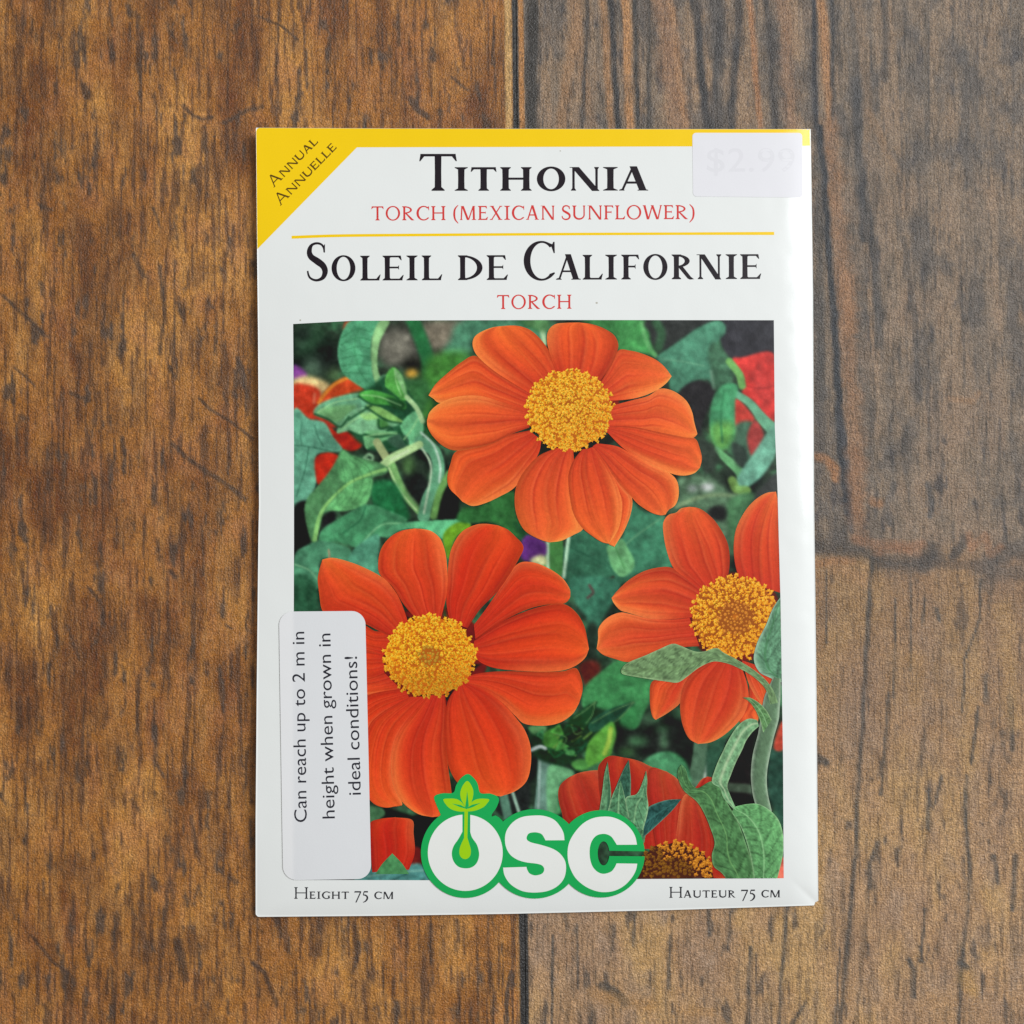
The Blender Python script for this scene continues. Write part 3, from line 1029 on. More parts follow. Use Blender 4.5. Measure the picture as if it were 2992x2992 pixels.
def line(fr, pts, w, col, blur=1.0, a=1.0):
    """a soft stroke; w in photo pixels (number or list)"""
    p = F(fr, pts)
    q = spline(p, 60) if len(p) > 2 else spline(p, 30)
    ws = np.interp(np.linspace(0, 1, len(q)), np.linspace(0, 1, len(np.atleast_1d(w))), np.atleast_1d(w)) / 2
    sl = window(p[:, 0].min(), p[:, 0].max(), p[:, 1].min(), p[:, 1].max(), ws.max() + blur * 3 + 4)
    j0, j1, i0, i1 = sl
    if j1 <= j0 or i1 <= i0:
        return
    X, Y = gx[j0:j1, i0:i1], gy[j0:j1, i0:i1]
    d = np.full(X.shape, 1e9)
    for (ax, ay), (bx, by), w0 in zip(q[:-1], q[1:], ws):
        vx, vy = bx - ax, by - ay
        t = np.clip(((X - ax) * vx + (Y - ay) * vy) / (vx * vx + vy * vy + 1e-9), 0, 1)
        d = np.minimum(d, np.hypot(X - ax - t * vx, Y - ay - t * vy) - w0)
    b = max(blur, .8)
    put(a * sstep(b, -b, d), sl, np.array(col, float))


def blob(fr, x, y, r, col, blur=6, a=1.0, ry=None):
    ry = ry or r
    t = np.linspace(0, 2 * math.pi, 9)[:-1]
    shape(fr, [(x + r * math.cos(k), y + ry * math.sin(k)) for k in t], col, blur, 5, a)


# --- upper left
blob(Z3, 220, 170, 120, (60, 105, 75), 18, .8); blob(Z3, 150, 130, 60, (35, 45, 42), 14)
blob(Z3, 330, 280, 90, (38, 46, 44), 16); blob(Z3, 230, 370, 60, (110, 150, 125), 12, .8); blob(Z3, 380, 430, 50, (100, 140, 90), 10, .7)
shape(Z3, [(700, 60), (1290, 45), (1280, 180), (1150, 260), (1050, 350), (760, 380), (690, 250)], (70, 74, 68), 14)
shape(Z3, [(740, 150), (880, 110), (940, 200), (900, 300), (760, 350), (710, 280)], (126, 128, 118), 10)
shape(Z3, [(1010, 60), (1280, 50), (1260, 150), (1130, 240), (1040, 220)], (128, 124, 110), 10)
blob(Z3, 930, 350, 70, (30, 28, 26), 10, .9, 35)
line(Z3, [(930, 30), (1000, 200), (1040, 330), (1060, 480)], 40, (48, 128, 78), 8)
shape(Z3, [(1300, 40), (1900, 40), (1860, 170), (1700, 160), (1380, 150), (1340, 290), (1150, 290), (1200, 180)], (78, 140, 112), 8)
shape(Z3, [(1660, 40), (1890, 40), (1850, 110)], (48, 110, 60), 7)
line(Z3, [(1840, 60), (1860, 200)], 16, (150, 190, 150), 5)
shape(Z3, [(1050, 300), (1350, 290), (1050, 560), (1100, 620), (1030, 760), (980, 640)], (72, 140, 62), 10)
line(Z3, [(1120, 640), (1040, 800), (1060, 900)], 30, (40, 90, 50), 8)
blob(Z3, 925, 415, 45, (200, 160, 60), 6, .9, 35)
shape(Z3, [(880, 480), (1050, 470), (1000, 700), (900, 600)], (60, 120, 70), 8)
shape(Z3, [(460, 45), (500, 45), (440, 110)], (190, 70, 40), 3)
shape(Z3, [(82, 360), (130, 365), (190, 425), (150, 450), (82, 450)], (135, 70, 160), 4)
shape(Z3, [(84, 470), (180, 430), (290, 460), (350, 500), (300, 560), (260, 640), (90, 560)], (222, 200, 140), 6)
shape(Z3, [(84, 500), (180, 490), (275, 530), (280, 620), (240, 745), (150, 705), (84, 690)], (196, 62, 38), 4, seed=3)
shape(Z3, [(262, 640), (300, 560), (370, 490), (470, 440), (540, 470), (590, 545), (480, 590), (380, 600)], (206, 78, 38), 4, seed=4)
line(Z3, [(270, 620), (310, 560), (380, 490), (470, 445)], 10, (226, 140, 50), 3)
line(Z3, [(240, 560), (235, 620)], 8, (200, 150, 120), 5, .5)
shape(Z3, [(225, 700), (320, 720), (420, 770), (340, 800), (280, 760)], (190, 62, 45), 3)
shape(Z3, [(320, 760), (400, 830), (500, 815), (575, 860), (580, 910), (530, 955), (450, 950), (380, 890)], (198, 48, 32), 2, seed=5)
shape(Z3, [(84, 690), (200, 735), (310, 760), (370, 860), (440, 960), (300, 970), (245, 1010), (250, 1190), (190, 1300), (84, 1370)], (96, 166, 140), 2, 9, rim=.1, seed=6)
for a_, b_, c_ in [((90, 920), (200, 930), (350, 960)), ((150, 760), (140, 850), (150, 920)), ((200, 930), (170, 1100), (110, 1280)), ((240, 780), (260, 850), (300, 930))]:
    line(Z3, [a_, b_, c_], 4, (60, 118, 96), 2, .8)
shape(Z3, [(245, 1010), (330, 972), (412, 1000), (380, 1080), (325, 1160), (275, 1205), (250, 1150)], (210, 52, 32), 2)
shape(Z3, [(84, 1370), (185, 1310), (180, 1400), (210, 1600), (84, 1690)], (34, 34, 36), 3)
# curled leaf at the top
shape(Z3, [(505, 40), (450, 90), (412, 190), (405, 300), (440, 410), (520, 480), (610, 530), (680, 510), (650, 420), (640, 300), (645, 160), (700, 40)], (86, 170, 128), 1.5, 9, rim=.08, seed=7)
for i in range(6):
    line(Z3, [(640, 120 + i * 60), (540, 100 + i * 62), (430, 160 + i * 50)], 3, (58, 132, 92), 1.5, .7)
line(Z3, [(560, 60), (520, 220), (560, 400), (640, 500)], 3, (62, 140, 96), 1.5, .7)
shape(Z3, [(700, 40), (770, 42), (745, 100), (700, 190), (682, 300), (690, 400), (740, 520), (700, 535), (655, 440), (640, 300), (650, 150)], (140, 196, 136), 1.5, 6)
shape(Z3, [(690, 460), (740, 420), (790, 480), (740, 530)], (96, 160, 120), 2)
# bud
shape(Z3, [(420, 600), (600, 520), (760, 430), (880, 520), (1000, 720), (980, 900), (860, 960), (640, 950), (480, 820)], (38, 92, 62), 4, 12)
shape(Z3, [(235, 700), (260, 640), (360, 590), (480, 560), (570, 560), (640, 620), (560, 680), (480, 720), (420, 790), (330, 740)], (104, 172, 136), 2, 8, seed=8, grad=(0, -1, .3), rim=.12)
shape(Z3, [(250, 680), (380, 640), (540, 640), (480, 700), (400, 760), (300, 720)], (110, 168, 108), 4, 8, .8)
shape(Z3, [(745, 520), (740, 440), (770, 385), (805, 370), (850, 420), (880, 500), (890, 600), (830, 590)], (86, 172, 80), 1.5, 8, rim=.15, seed=9)
shape(Z3, [(800, 380), (860, 440), (890, 580), (850, 520)], (130, 190, 130), 1.5)
shape(Z3, [(550, 565), (640, 530), (760, 560), (860, 600), (890, 650), (860, 670), (760, 640), (640, 630)], (74, 164, 74), 1.5, 10, seed=10, rim=.1)
shape(Z3, [(740, 590), (820, 590), (880, 620), (870, 660), (790, 650)], (38, 92, 52), 3)
shape(Z3, [(395, 835), (440, 740), (520, 670), (620, 650), (740, 690), (850, 760), (760, 800), (700, 850), (560, 850), (480, 820)], (120, 186, 142), 1.5, 10, seed=11, rim=.1)
shape(Z3, [(600, 640), (700, 650), (850, 740), (860, 760), (740, 740)], (134, 196, 110), 1.5, 8)
shape(Z3, [(680, 740), (740, 730), (760, 790), (700, 800)], (80, 150, 80), 3)
shape(Z3, [(560, 700), (660, 690), (690, 730), (600, 740)], (140, 200, 120), 2)
shape(Z3, [(585, 840), (640, 815), (740, 820), (835, 830), (740, 890), (680, 930), (610, 950), (590, 900)], (112, 184, 128), 1.5, 9, seed=12, rim=.12)
shape(Z3, [(840, 800), (880, 730), (950, 680), (1000, 740), (1005, 830), (970, 900), (910, 945), (900, 880)], (104, 184, 134), 1.5, 9, seed=13, rim=.12)
shape(Z3, [(750, 880), (830, 840), (890, 860), (900, 930), (820, 940)], (60, 100, 80), 3)
for q_ in ([(240, 700), (340, 740), (420, 790), (480, 720)], [(550, 575), (640, 630), (760, 645), (860, 670)], [(600, 650), (740, 740), (850, 765)], [(480, 820), (560, 850), (600, 845)], [(590, 845), (700, 860), (830, 830)],
           [(840, 800), (860, 860), (905, 930)], [(640, 640), (560, 690), (480, 740)], [(690, 740), (700, 800), (770, 790)], [(745, 520), (830, 590)], [(620, 950), (700, 910), (740, 890)]):
    line(Z3, q_, 7, (30, 84, 52), 2.5, .75)
for q_ in ([(805, 385), (815, 470), (850, 570)], [(570, 565), (700, 580), (850, 640)], [(420, 820), (520, 740), (640, 690)], [(600, 860), (700, 840), (820, 835)], [(870, 880), (930, 800), (980, 710)], [(260, 690), (380, 620), (540, 590)]):
    line(Z3, q_, 4, (156, 212, 150), 1.5, .7)
line(Z3, [(890, 580), (960, 660), (1000, 750)], 14, (160, 205, 150), 2)
line(Z3, [(680, 900), (740, 1000), (790, 1080)], 24, (150, 170, 120), 2)
line(Z3, [(780, 1060), (830, 1180), (900, 1290), (1010, 1410)], 26, (120, 180, 110), 2)
line(Z3, [(765, 1080), (820, 1200), (880, 1290), (960, 1380)], 4, (180, 215, 160), 1.5)
shape(Z3, [(850, 1040), (930, 1010), (940, 1100), (1050, 1180), (1020, 1370), (960, 1330), (880, 1210)], (36, 42, 42), 5)
blob(Z3, 900, 1060, 45, (88, 140, 80), 8, .8, 70)
line(Z3, [(985, 900), (1080, 960), (1115, 1080), (1090, 1200), (1040, 1300), (1010, 1420)], 36, (96, 164, 128), 2)
line(Z3, [(990, 830), (1080, 920), (1125, 1060), (1120, 1180)], 7, (170, 206, 190), 2)
line(Z3, [(990, 930), (1050, 1030), (1060, 1130), (1030, 1300), (1010, 1400)], 6, (176, 208, 180), 2)
line(Z3, [(980, 915), (880, 965), (790, 1010), (700, 1075), (640, 1120)], [22, 26, 16], (170, 212, 150), 2)
line(Z3, [(900, 960), (780, 1020)], 8, (206, 228, 200), 4, .6)
line(Z3, [(590, 1010), (620, 985), (650, 1000), (640, 1030), (610, 1020)], 8, (130, 180, 140), 2)
shape(Z3, [(1120, 1290), (1180, 1200), (1260, 1300), (1230, 1440), (1110, 1440)], (26, 28, 28), 4)
line(Z3, [(1190, 1120), (1120, 1260), (1080, 1420)], 20, (104, 160, 88), 4)
shape(Z3, [(650, 1180), (800, 1180), (880, 1330), (900, 1450), (700, 1400), (640, 1290)], (36, 118, 72), 5, 10)
shape(Z3, [(438, 950), (500, 990), (600, 1020), (690, 1040), (760, 1090), (720, 1130), (650, 1150), (640, 1230), (600, 1330), (480, 1380), (340, 1385), (300, 1410), (270, 1520), (240, 1610), (205, 1570), (170, 1400), (185, 1300), (250, 1220), (340, 1110), (400, 1010)], (80, 138, 92), 1.5, 9, seed=14)
shape(Z3, [(438, 955), (500, 990), (600, 1030), (660, 1080), (560, 1140), (450, 1180), (400, 1100), (410, 1010)], (96, 172, 112), 3, 11, seed=15)
shape(Z3, [(640, 1150), (640, 1230), (600, 1330), (480, 1380), (330, 1380), (290, 1400), (400, 1280), (500, 1190)], (104, 184, 118), 2, 11, seed=16, rim=.1)
line(Z3, [(740, 1090), (640, 1120), (480, 1190), (330, 1330), (270, 1440), (240, 1590)], [10, 7, 14], (140, 205, 120), 2, .9)
for i in range(5):
    line(Z3, [(640 - i * 60, 1120 + i * 26), (600 - i * 50, 1060 + i * 20), (520 - i * 30, 1010 + i * 12)], 3, (70, 130, 84), 1.5, .6)
    line(Z3, [(640 - i * 60, 1130 + i * 30), (620 - i * 55, 1220 + i * 25), (560 - i * 50, 1320 + i * 10)], 3, (72, 140, 88), 1.5, .6)
shape(Z3, [(310, 1420), (380, 1390), (380, 1470), (300, 1530)], (34, 34, 38), 3)
shape(Z3, [(290, 1520), (390, 1450), (600, 1340), (760, 1380), (900, 1450), (780, 1520), (640, 1600), (560, 1650), (400, 1600), (270, 1620)], (74, 152, 108), 2, 10, seed=17)
line(Z3, [(850, 1470), (720, 1480), (620, 1560), (540, 1680)], 5, (120, 190, 140), 2)
line(Z3, [(600, 1350), (560, 1450), (440, 1540)], 4, (50, 120, 84), 2)
shape(Z3, [(98, 1700), (200, 1620), (300, 1595), (470, 1640), (520, 1700), (640, 1760), (700, 1800), (690, 1850), (440, 1750), (330, 1715), (270, 1760), (265, 1932), (98, 1932)], (80, 150, 116), 2, 11, seed=18)
shape(Z3, [(480, 1740), (520, 1650), (640, 1560), (700, 1560), (690, 1700), (700, 1820), (600, 1790)], (84, 158, 130), 2, 9)
line(Z3, [(100, 1760), (200, 1800), (270, 1880)], 4, (120, 180, 140), 2)
shape(Z3, [(98, 1850), (180, 1840), (260, 1932), (260, 2100), (98, 2100)], (46, 96, 70), 5, 12)
line(Z3, [(340, 1660), (345, 1720)], 5, (170, 150, 120), 2)
shape(Z3, [(690, 1550), (800, 1490), (900, 1462), (1100, 1450), (1280, 1445), (1340, 1480), (1220, 1520), (1150, 1580), (1100, 1560), (1000, 1510), (850, 1520), (760, 1570)], (96, 190, 138), 1.5, 5, grad=(1, 0, .2))
shape(Z3, [(1145, 1560), (1200, 1490), (1290, 1455), (1345, 1490), (1270, 1540), (1220, 1600), (1190, 1720), (1165, 1680)], (112, 172, 44), 1.5, 8)
shape(Z3, [(1290, 1360), (1400, 1350), (1640, 1240), (1660, 1400), (1740, 1580), (1650, 1560), (1500, 1470), (1300, 1470), (1240, 1440)], (52, 116, 62), 3, 8)
shape(Z3, [(1640, 1450), (1800, 1590), (1720, 1620)], (36, 84, 52), 4)
shape(Z3, [(1700, 1600), (1740, 1560), (1800, 1570), (1880, 1610), (1870, 1700), (1790, 1740), (1700, 1720)], (104, 52, 138), 2.5, 5)
blob(Z3, 1830, 1735, 32, (170, 180, 110), 4, .9, 24)
# --- upper right
shape(Z4, [(-60, 35), (100, 35), (90, 120), (-40, 80)], (86, 140, 90), 5)
shape(Z4, [(330, 35), (780, 35), (820, 180), (870, 290), (760, 270), (600, 255), (580, 160), (470, 90)], (72, 156, 88), 4, 6, grad=(1, .4, .5))
line(Z4, [(760, 60), (800, 200), (860, 290)], 12, (120, 200, 130), 4, .7)
shape(Z4, [(800, 35), (1240, 35), (1130, 110), (1010, 190), (900, 260), (850, 240), (820, 140)], (58, 64, 64), 4, 8)
line(Z4, [(860, 50), (900, 130), (880, 230)], 26, (60, 112, 76), 8, .8)
shape(Z4, [(1340, 35), (1705, 35), (1705, 300), (1500, 310), (1400, 320), (1320, 200)], (58, 60, 68), 3, 6)
shape(Z4, [(870, 290), (960, 230), (1060, 160), (1160, 90), (1290, 40), (1350, 70), (1350, 130), (1300, 190), (1320, 280), (1290, 400), (1270, 530), (1230, 460), (1130, 470), (1030, 550), (960, 520), (950, 420), (880, 330)], (78, 144, 118), 2.5, 8, seed=20, grad=(-.5, -1, .25))
line(Z4, [(900, 310), (1050, 330), (1200, 360)], 4, (110, 172, 140), 3, .7)
shape(Z4, [(1020, 560), (1080, 490), (1170, 460), (1240, 490), (1280, 560), (1240, 640), (1190, 760), (1170, 860), (1120, 760), (1110, 640)], (48, 48, 52), 3, 6)
shape(Z4, [(1230, 250), (1280, 190), (1340, 260), (1400, 350), (1400, 470), (1330, 500), (1270, 520), (1250, 400)], (70, 118, 92), 4, 14)
line(Z4, [(1250, 400), (1270, 520)], 8, (130, 165, 145), 6, .6)
shape(Z4, [(1395, 320), (1470, 300), (1705, 288), (1705, 740), (1640, 720), (1560, 620), (1470, 560), (1485, 470)], (208, 62, 58), 2.5, 6, seed=22)
line(Z4, [(1500, 500), (1600, 520), (1700, 500)], 5, (160, 44, 44), 3, .6)
shape(Z4, [(1405, 600), (1470, 620), (1560, 740), (1480, 770), (1410, 810)], (200, 70, 60), 2.5)
shape(Z4, [(1400, 800), (1520, 750), (1600, 880), (1540, 1010), (1400, 960)], (70, 110, 90), 4, 8)
shape(Z4, [(1505, 860), (1560, 740), (1620, 830), (1610, 900), (1540, 1000)], (160, 62, 60), 3)
line(Z4, [(1380, 330), (1450, 420), (1470, 500)], 22, (110, 172, 96), 3)
line(Z4, [(1430, 560), (1520, 620), (1620, 740), (1710, 830)], [20, 26, 40], (104, 172, 140), 2.5)
shape(Z4, [(1240, 720), (1260, 600), (1310, 510), (1390, 480), (1440, 510), (1420, 620), (1420, 780), (1410, 880), (1340, 955), (1275, 930), (1245, 830)], (72, 156, 110), 2.5, 8, seed=23)
shape(Z4, [(1250, 780), (1400, 760), (1400, 880), (1340, 950), (1280, 930)], (120, 186, 84), 8, 8, .7)
line(Z4, [(1340, 540), (1320, 720), (1330, 900)], 6, (50, 130, 86), 3, .7)
line(Z4, [(1290, 950), (1350, 1010), (1430, 1080), (1480, 1150)], [16, 26, 30], (104, 176, 120), 3)
shape(Z4, [(1150, 880), (1240, 900), (1300, 1000), (1240, 1130), (1180, 1080)], (56, 70, 62), 5, 8)
shape(Z4, [(1400, 900), (1500, 960), (1490, 1080), (1420, 1040)], (50, 66, 60), 4)
shape(Z4, [(1490, 1060), (1560, 960), (1640, 840), (1712, 760), (1712, 960), (1640, 1100), (1560, 1180), (1440, 1250), (1430, 1160)], (108, 174, 152), 3, 7, seed=24)
line(Z4, [(1400, 1170), (1430, 1230), (1500, 1240)], 26, (130, 182, 90), 5, .8)
shape(Z4, [(1020, 1140), (1240, 1150), (1420, 1280), (1500, 1330), (1400, 1400), (1380, 1700), (1250, 1450), (1100, 1350), (940, 1400), (1020, 1300)], (92, 130, 102), 6, 14, seed=25)
blob(Z4, 1225, 1215, 52, (186, 192, 200), 6, .85, 32); blob(Z4, 1120, 1225, 36, (170, 180, 186), 6, .8, 26)
blob(Z4, 1300, 1400, 80, (38, 40, 42), 5, 1, 55)
line(Z4, [(1010, 1350), (1160, 1290), (1300, 1270), (1450, 1280)], 12, (130, 160, 120), 5, .7)
shape(Z4, [(1540, 1300), (1620, 1200), (1720, 1110), (1725, 1250), (1640, 1290), (1560, 1380)], (60, 66, 66), 4)
shape(Z4, [(1380, 1300), (1560, 1260), (1480, 1420), (1430, 1600), (1400, 1700), (1370, 1480)], (78, 132, 92), 5)
shape(Z4, [(680, 1320), (760, 1380), (920, 1420), (920, 1560), (980, 1770), (800, 1800), (640, 1880), (560, 1932), (240, 1932), (200, 1760), (240, 1600), (340, 1510), (520, 1610), (620, 1580)], (62, 128, 100), 2.5, 8, seed=26, grad=(1, -1, .3))
line(Z4, [(560, 1700), (720, 1560), (920, 1420)], 4, (110, 170, 130), 2.5, .8)
line(Z4, [(260, 1640), (420, 1720), (560, 1800)], 4, (44, 100, 78), 3, .7)
shape(Z4, [(515, 1640), (560, 1610), (620, 1580), (660, 1640), (710, 1740), (690, 1810), (620, 1850), (560, 1800), (530, 1720)], (104, 172, 118), 2, 9, seed=27)
line(Z4, [(570, 1620), (600, 1700), (640, 1790)], 3, (70, 140, 80), 2, .8)
line(Z4, [(400, 1900), (480, 1890), (560, 1850)], 8, (60, 60, 50), 3)
line(Z4, [(130, 1590), (130, 1800)], 62, (70, 132, 72), 2)
line(Z4, [(96, 1600), (100, 1830)], 10, (160, 204, 170), 2)
line(Z4, [(246, 1560), (210, 1850)], 10, (164, 206, 180), 2)
shape(Z4, [(-60, 1560), (40, 1590), (85, 1610), (80, 1700), (-20, 1740)], (98, 50, 130), 2.5)
shape(Z4, [(-30, 1730), (60, 1690), (90, 1760), (20, 1770)], (190, 200, 150), 4)
# dark hollow under the top flower's disc
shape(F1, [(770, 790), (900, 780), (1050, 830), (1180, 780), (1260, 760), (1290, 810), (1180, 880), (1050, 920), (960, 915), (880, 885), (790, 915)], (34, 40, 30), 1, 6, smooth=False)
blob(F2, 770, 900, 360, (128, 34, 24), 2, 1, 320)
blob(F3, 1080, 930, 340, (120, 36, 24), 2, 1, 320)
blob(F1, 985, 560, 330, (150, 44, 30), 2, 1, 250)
shape(F2, [(590, 1190), (640, 1120), (720, 1150), (800, 1140), (880, 1178), (920, 1090), (1000, 1070), (1000, 1010), (1090, 945), (1000, 940), (800, 1100), (600, 1120)], (38, 44, 30), 1, 6, smooth=False)
shape(F2, [(845, 650), (858, 572), (872, 650)], (60, 84, 50), 1, 6, smooth=False)
shape(F2, [(605, 690), (605, 640), (700, 680)], (50, 40, 30), 1, 6, smooth=False)
# --- between the flowers
shape(Z6, [(320, -20), (560, -20), (600, 60), (540, 150), (480, 260), (480, 420), (430, 330), (410, 200), (350, 120)], (62, 128, 104), 4, 9, seed=28)
line(Z6, [(430, 20), (450, 60), (420, 90)], 8, (90, 80, 76), 3)
shape(Z6, [(420, 240), (480, 260), (475, 420), (560, 440), (440, 470), (390, 480)], (44, 62, 52), 5)
shape(Z6, [(370, 470), (440, 440), (490, 470), (480, 540), (430, 600), (390, 560)], (108, 44, 38), 5)
shape(Z6, [(400, 600), (480, 520), (600, 440), (700, 500), (770, 560), (770, 660), (740, 740), (700, 820), (640, 842), (580, 800), (560, 740), (400, 720)], (70, 154, 94), 2.5, 8, seed=29)
shape(Z6, [(560, 730), (700, 700), (700, 810), (640, 842), (580, 800)], (60, 142, 84), 4)
shape(Z6, [(560, 800), (700, 840), (900, 780), (1040, 900), (1020, 1000), (1000, 1130), (960, 1040), (780, 1000), (640, 960), (570, 980)], (36, 42, 40), 6, 10)
for x_, y_, r_, q_, cc in [(700, 900, 60, 30, (70, 124, 84)), (840, 830, 40, 24, (66, 110, 78)), (760, 770, 50, 20, (80, 130, 96)), (640, 960, 50, 24, (64, 110, 66)), (850, 900, 24, 50, (90, 140, 104)), (940, 740, 40, 30, (60, 104, 76))]:
    blob(Z6, x_, y_, r_, cc, 8, .8, q_)
shape(Z6, [(740, 1040), (800, 980), (880, 960), (960, 1000), (1000, 1090), (1010, 1150), (920, 1100), (860, 1050)], (66, 148, 96), 4, 8)
line(Z6, [(1060, 900), (1050, 1000), (1030, 1120)], [40, 44], (84, 122, 98), 2)
line(Z6, [(1125, 940), (1100, 1020), (1080, 1110)], 9, (170, 190, 180), 3)
shape(Z6, [(1100, 940), (1200, 880), (1180, 980), (1120, 1110), (1090, 1100)], (52, 96, 76), 3)
shape(Z6, [(1200, 900), (1300, 840), (1360, 870), (1340, 1000), (1340, 1200), (1350, 1250), (1260, 1250), (1210, 1180), (1220, 1060)], (38, 36, 38), 3, 5)
line(Z6, [(1210, 1160), (1340, 1170), (1530, 1210)], 26, (84, 110, 90), 5, .8)
shape(Z6, [(1450, 930), (1530, 940), (1530, 1400), (1480, 1290), (1440, 1200)], (50, 92, 78), 5, 12)
shape(Z6, [(1470, 940), (1500, 820), (1530, 790), (1530, 940)], (206, 84, 64), 2)
# dark bud under the left flower
line(Z6, [(180, 960), (178, 1100), (160, 1310)], [44, 46], (104, 146, 134), 2)
line(Z6, [(150, 1010), (140, 1300)], 6, (150, 180, 176), 2)
line(Z6, [(210, 1030), (200, 1300)], 5, (60, 100, 90), 2)
shape(Z6, [(215, 1050), (290, 1050), (345, 1080), (270, 1130), (250, 1220), (270, 1300), (200, 1310)], (86, 168, 112), 3, 8)
shape(Z6, [(95, 820), (200, 800), (330, 800), (420, 700), (600, 770), (540, 900), (400, 960), (320, 1030), (230, 1035), (120, 980)], (30, 60, 40), 4, 10)
shape(Z6, [(310, 790), (360, 740), (470, 670), (460, 720), (430, 790), (370, 850)], (32, 78, 46), 1.5)
shape(Z6, [(430, 800), (520, 730), (690, 675), (600, 760), (520, 820), (440, 850)], (36, 82, 62), 1.5, rim=.2)
shape(Z6, [(160, 880), (210, 830), (280, 850), (270, 920), (200, 950)], (72, 140, 60), 2, 14)
shape(Z6, [(90, 815), (190, 815), (150, 870), (100, 850)], (92, 150, 96), 3)
for a_, b_ in [((230, 860), (330, 810)), ((250, 880), (370, 850)), ((290, 830), (390, 830)), ((200, 960), (270, 900)), ((280, 940), (350, 980)), ((380, 900), (440, 850)), ((330, 900), (380, 870))]:
    line(Z6, [a_, b_], 6, (104, 150, 70), 2, .85)
shape(Z6, [(280, 820), (370, 815), (385, 860), (330, 900), (290, 870)], (40, 52, 30), 2)
shape(Z6, [(285, 940), (340, 950), (350, 980), (300, 975)], (80, 160, 90), 2)
for a_, b_, c_, d_ in (((250, 900), (300, 800), (370, 830), (26, 66, 40)), ((300, 950), (380, 880), (440, 930), (22, 58, 38)), ((180, 930), (230, 1000), (300, 960), (30, 76, 44)), ((330, 990), (400, 940), (440, 870), (24, 62, 42)), ((200, 850), (260, 800), (290, 870), (64, 128, 56)), ((230, 960), (260, 900), (320, 930), (58, 120, 58)), ((120, 860), (170, 830), (170, 900), (40, 90, 56))):
    shape(Z6, [a_, b_, c_], d_, 1.2, 14, smooth=False, rim=.5)
for q_ in ([(340, 770), (400, 730), (470, 672)], [(440, 800), (560, 730), (685, 678)], [(460, 680), (445, 750), (410, 800)], [(680, 680), (600, 770), (500, 830)], [(240, 860), (300, 880), (280, 930)], [(330, 820), (350, 860), (385, 850)]):
    line(Z6, q_, 3, (110, 160, 100), 1, .8)
line(Z6, [(100, 950), (150, 930), (180, 940)], 10, (170, 190, 190), 2.5)
shape(Z6, [(410, 960), (430, 900), (500, 830), (560, 790), (580, 860), (560, 940), (540, 990), (440, 1040), (405, 1050)], (96, 172, 70), 2, 9, seed=31)
line(Z6, [(550, 830), (540, 900), (515, 970)], 14, (170, 204, 80), 4, .8)
shape(Z6, [(330, 1020), (400, 1000), (420, 1060), (350, 1060)], (84, 160, 80), 3)
shape(Z5, [(1390, 1200), (1546, 1090), (1546, 1330), (1420, 1330), (1370, 1290)], (40, 46, 46), 3)
line(Z5, [(1410, 1200), (1440, 1330)], 26, (84, 130, 112), 2.5)
line(Z5, [(1465, 1190), (1500, 1300)], 9, (140, 180, 164), 2.5)
# lower left
shape(Z5, [(640, 1260), (740, 1270), (900, 1320), (1060, 1280), (1080, 1400), (990, 1450), (940, 1560), (900, 1600), (880, 1340), (640, 1340)], (30, 30, 30), 3, 6, smooth=False)
shape(Z5, [(640, 1270), (720, 1275), (745, 1310), (700, 1345), (640, 1350)], (76, 128, 90), 2)
shape(Z5, [(900, 1500), (960, 1520), (960, 1600), (880, 1620)], (120, 36, 30), 2)
shape(Z5, [(600, 1620), (760, 1625), (950, 1590), (1010, 1690), (600, 1700)], (80, 148, 146), 2.5, 14, seed=33)
line(Z5, [(640, 1665), (800, 1640), (960, 1630)], 5, (130, 184, 170), 2, .7)
line(Z5, [(780, 1690), (860, 1650)], 5, (40, 90, 90), 2, .7)
# lower right around the curled leaf
shape(F4, [(1500, 1180), (1640, 1240), (1680, 1310), (1380, 1310), (1400, 1240)], (52, 92, 56), 3, 14, smooth=False)
shape(F4, [(1850, 1160), (1920, 1120), (1920, 1310), (1830, 1310)], (226, 116, 96), 2)
shape(F4, [(0, 400), (100, 390), (200, 420), (210, 470), (110, 520), (90, 620), (60, 780), (0, 760)], (104, 170, 124), 3, 8, seed=35)
shape(F4, [(760, 380), (830, 300), (950, 270), (1060, 320), (1130, 420), (1160, 520), (1060, 560), (900, 440)], (78, 152, 108), 3, 9, seed=36)
IMG += (fbm(gx / 6.5, gy / 6.5, 200, 2)[..., None] - .5) * 16
IMG = 255 * (IMG / 255) ** 1.13
IMG *= 1 + .40 * (fbm(gx / 21, gy / 21, 230, 3)[..., None] - .5) + .26 * (fbm(gx / 70, gy / 70, 240, 2)[..., None] - .5)
for c_ in range(3):
    IMG[..., c_] = gblur(IMG[..., c_], .5)
gy_ = IMG.mean(-1, keepdims=True)
IMG = gy_ + (IMG - gy_) * .88
IMG = np.clip(IMG * np.array([1.02, .98, .95]), 12, 245)

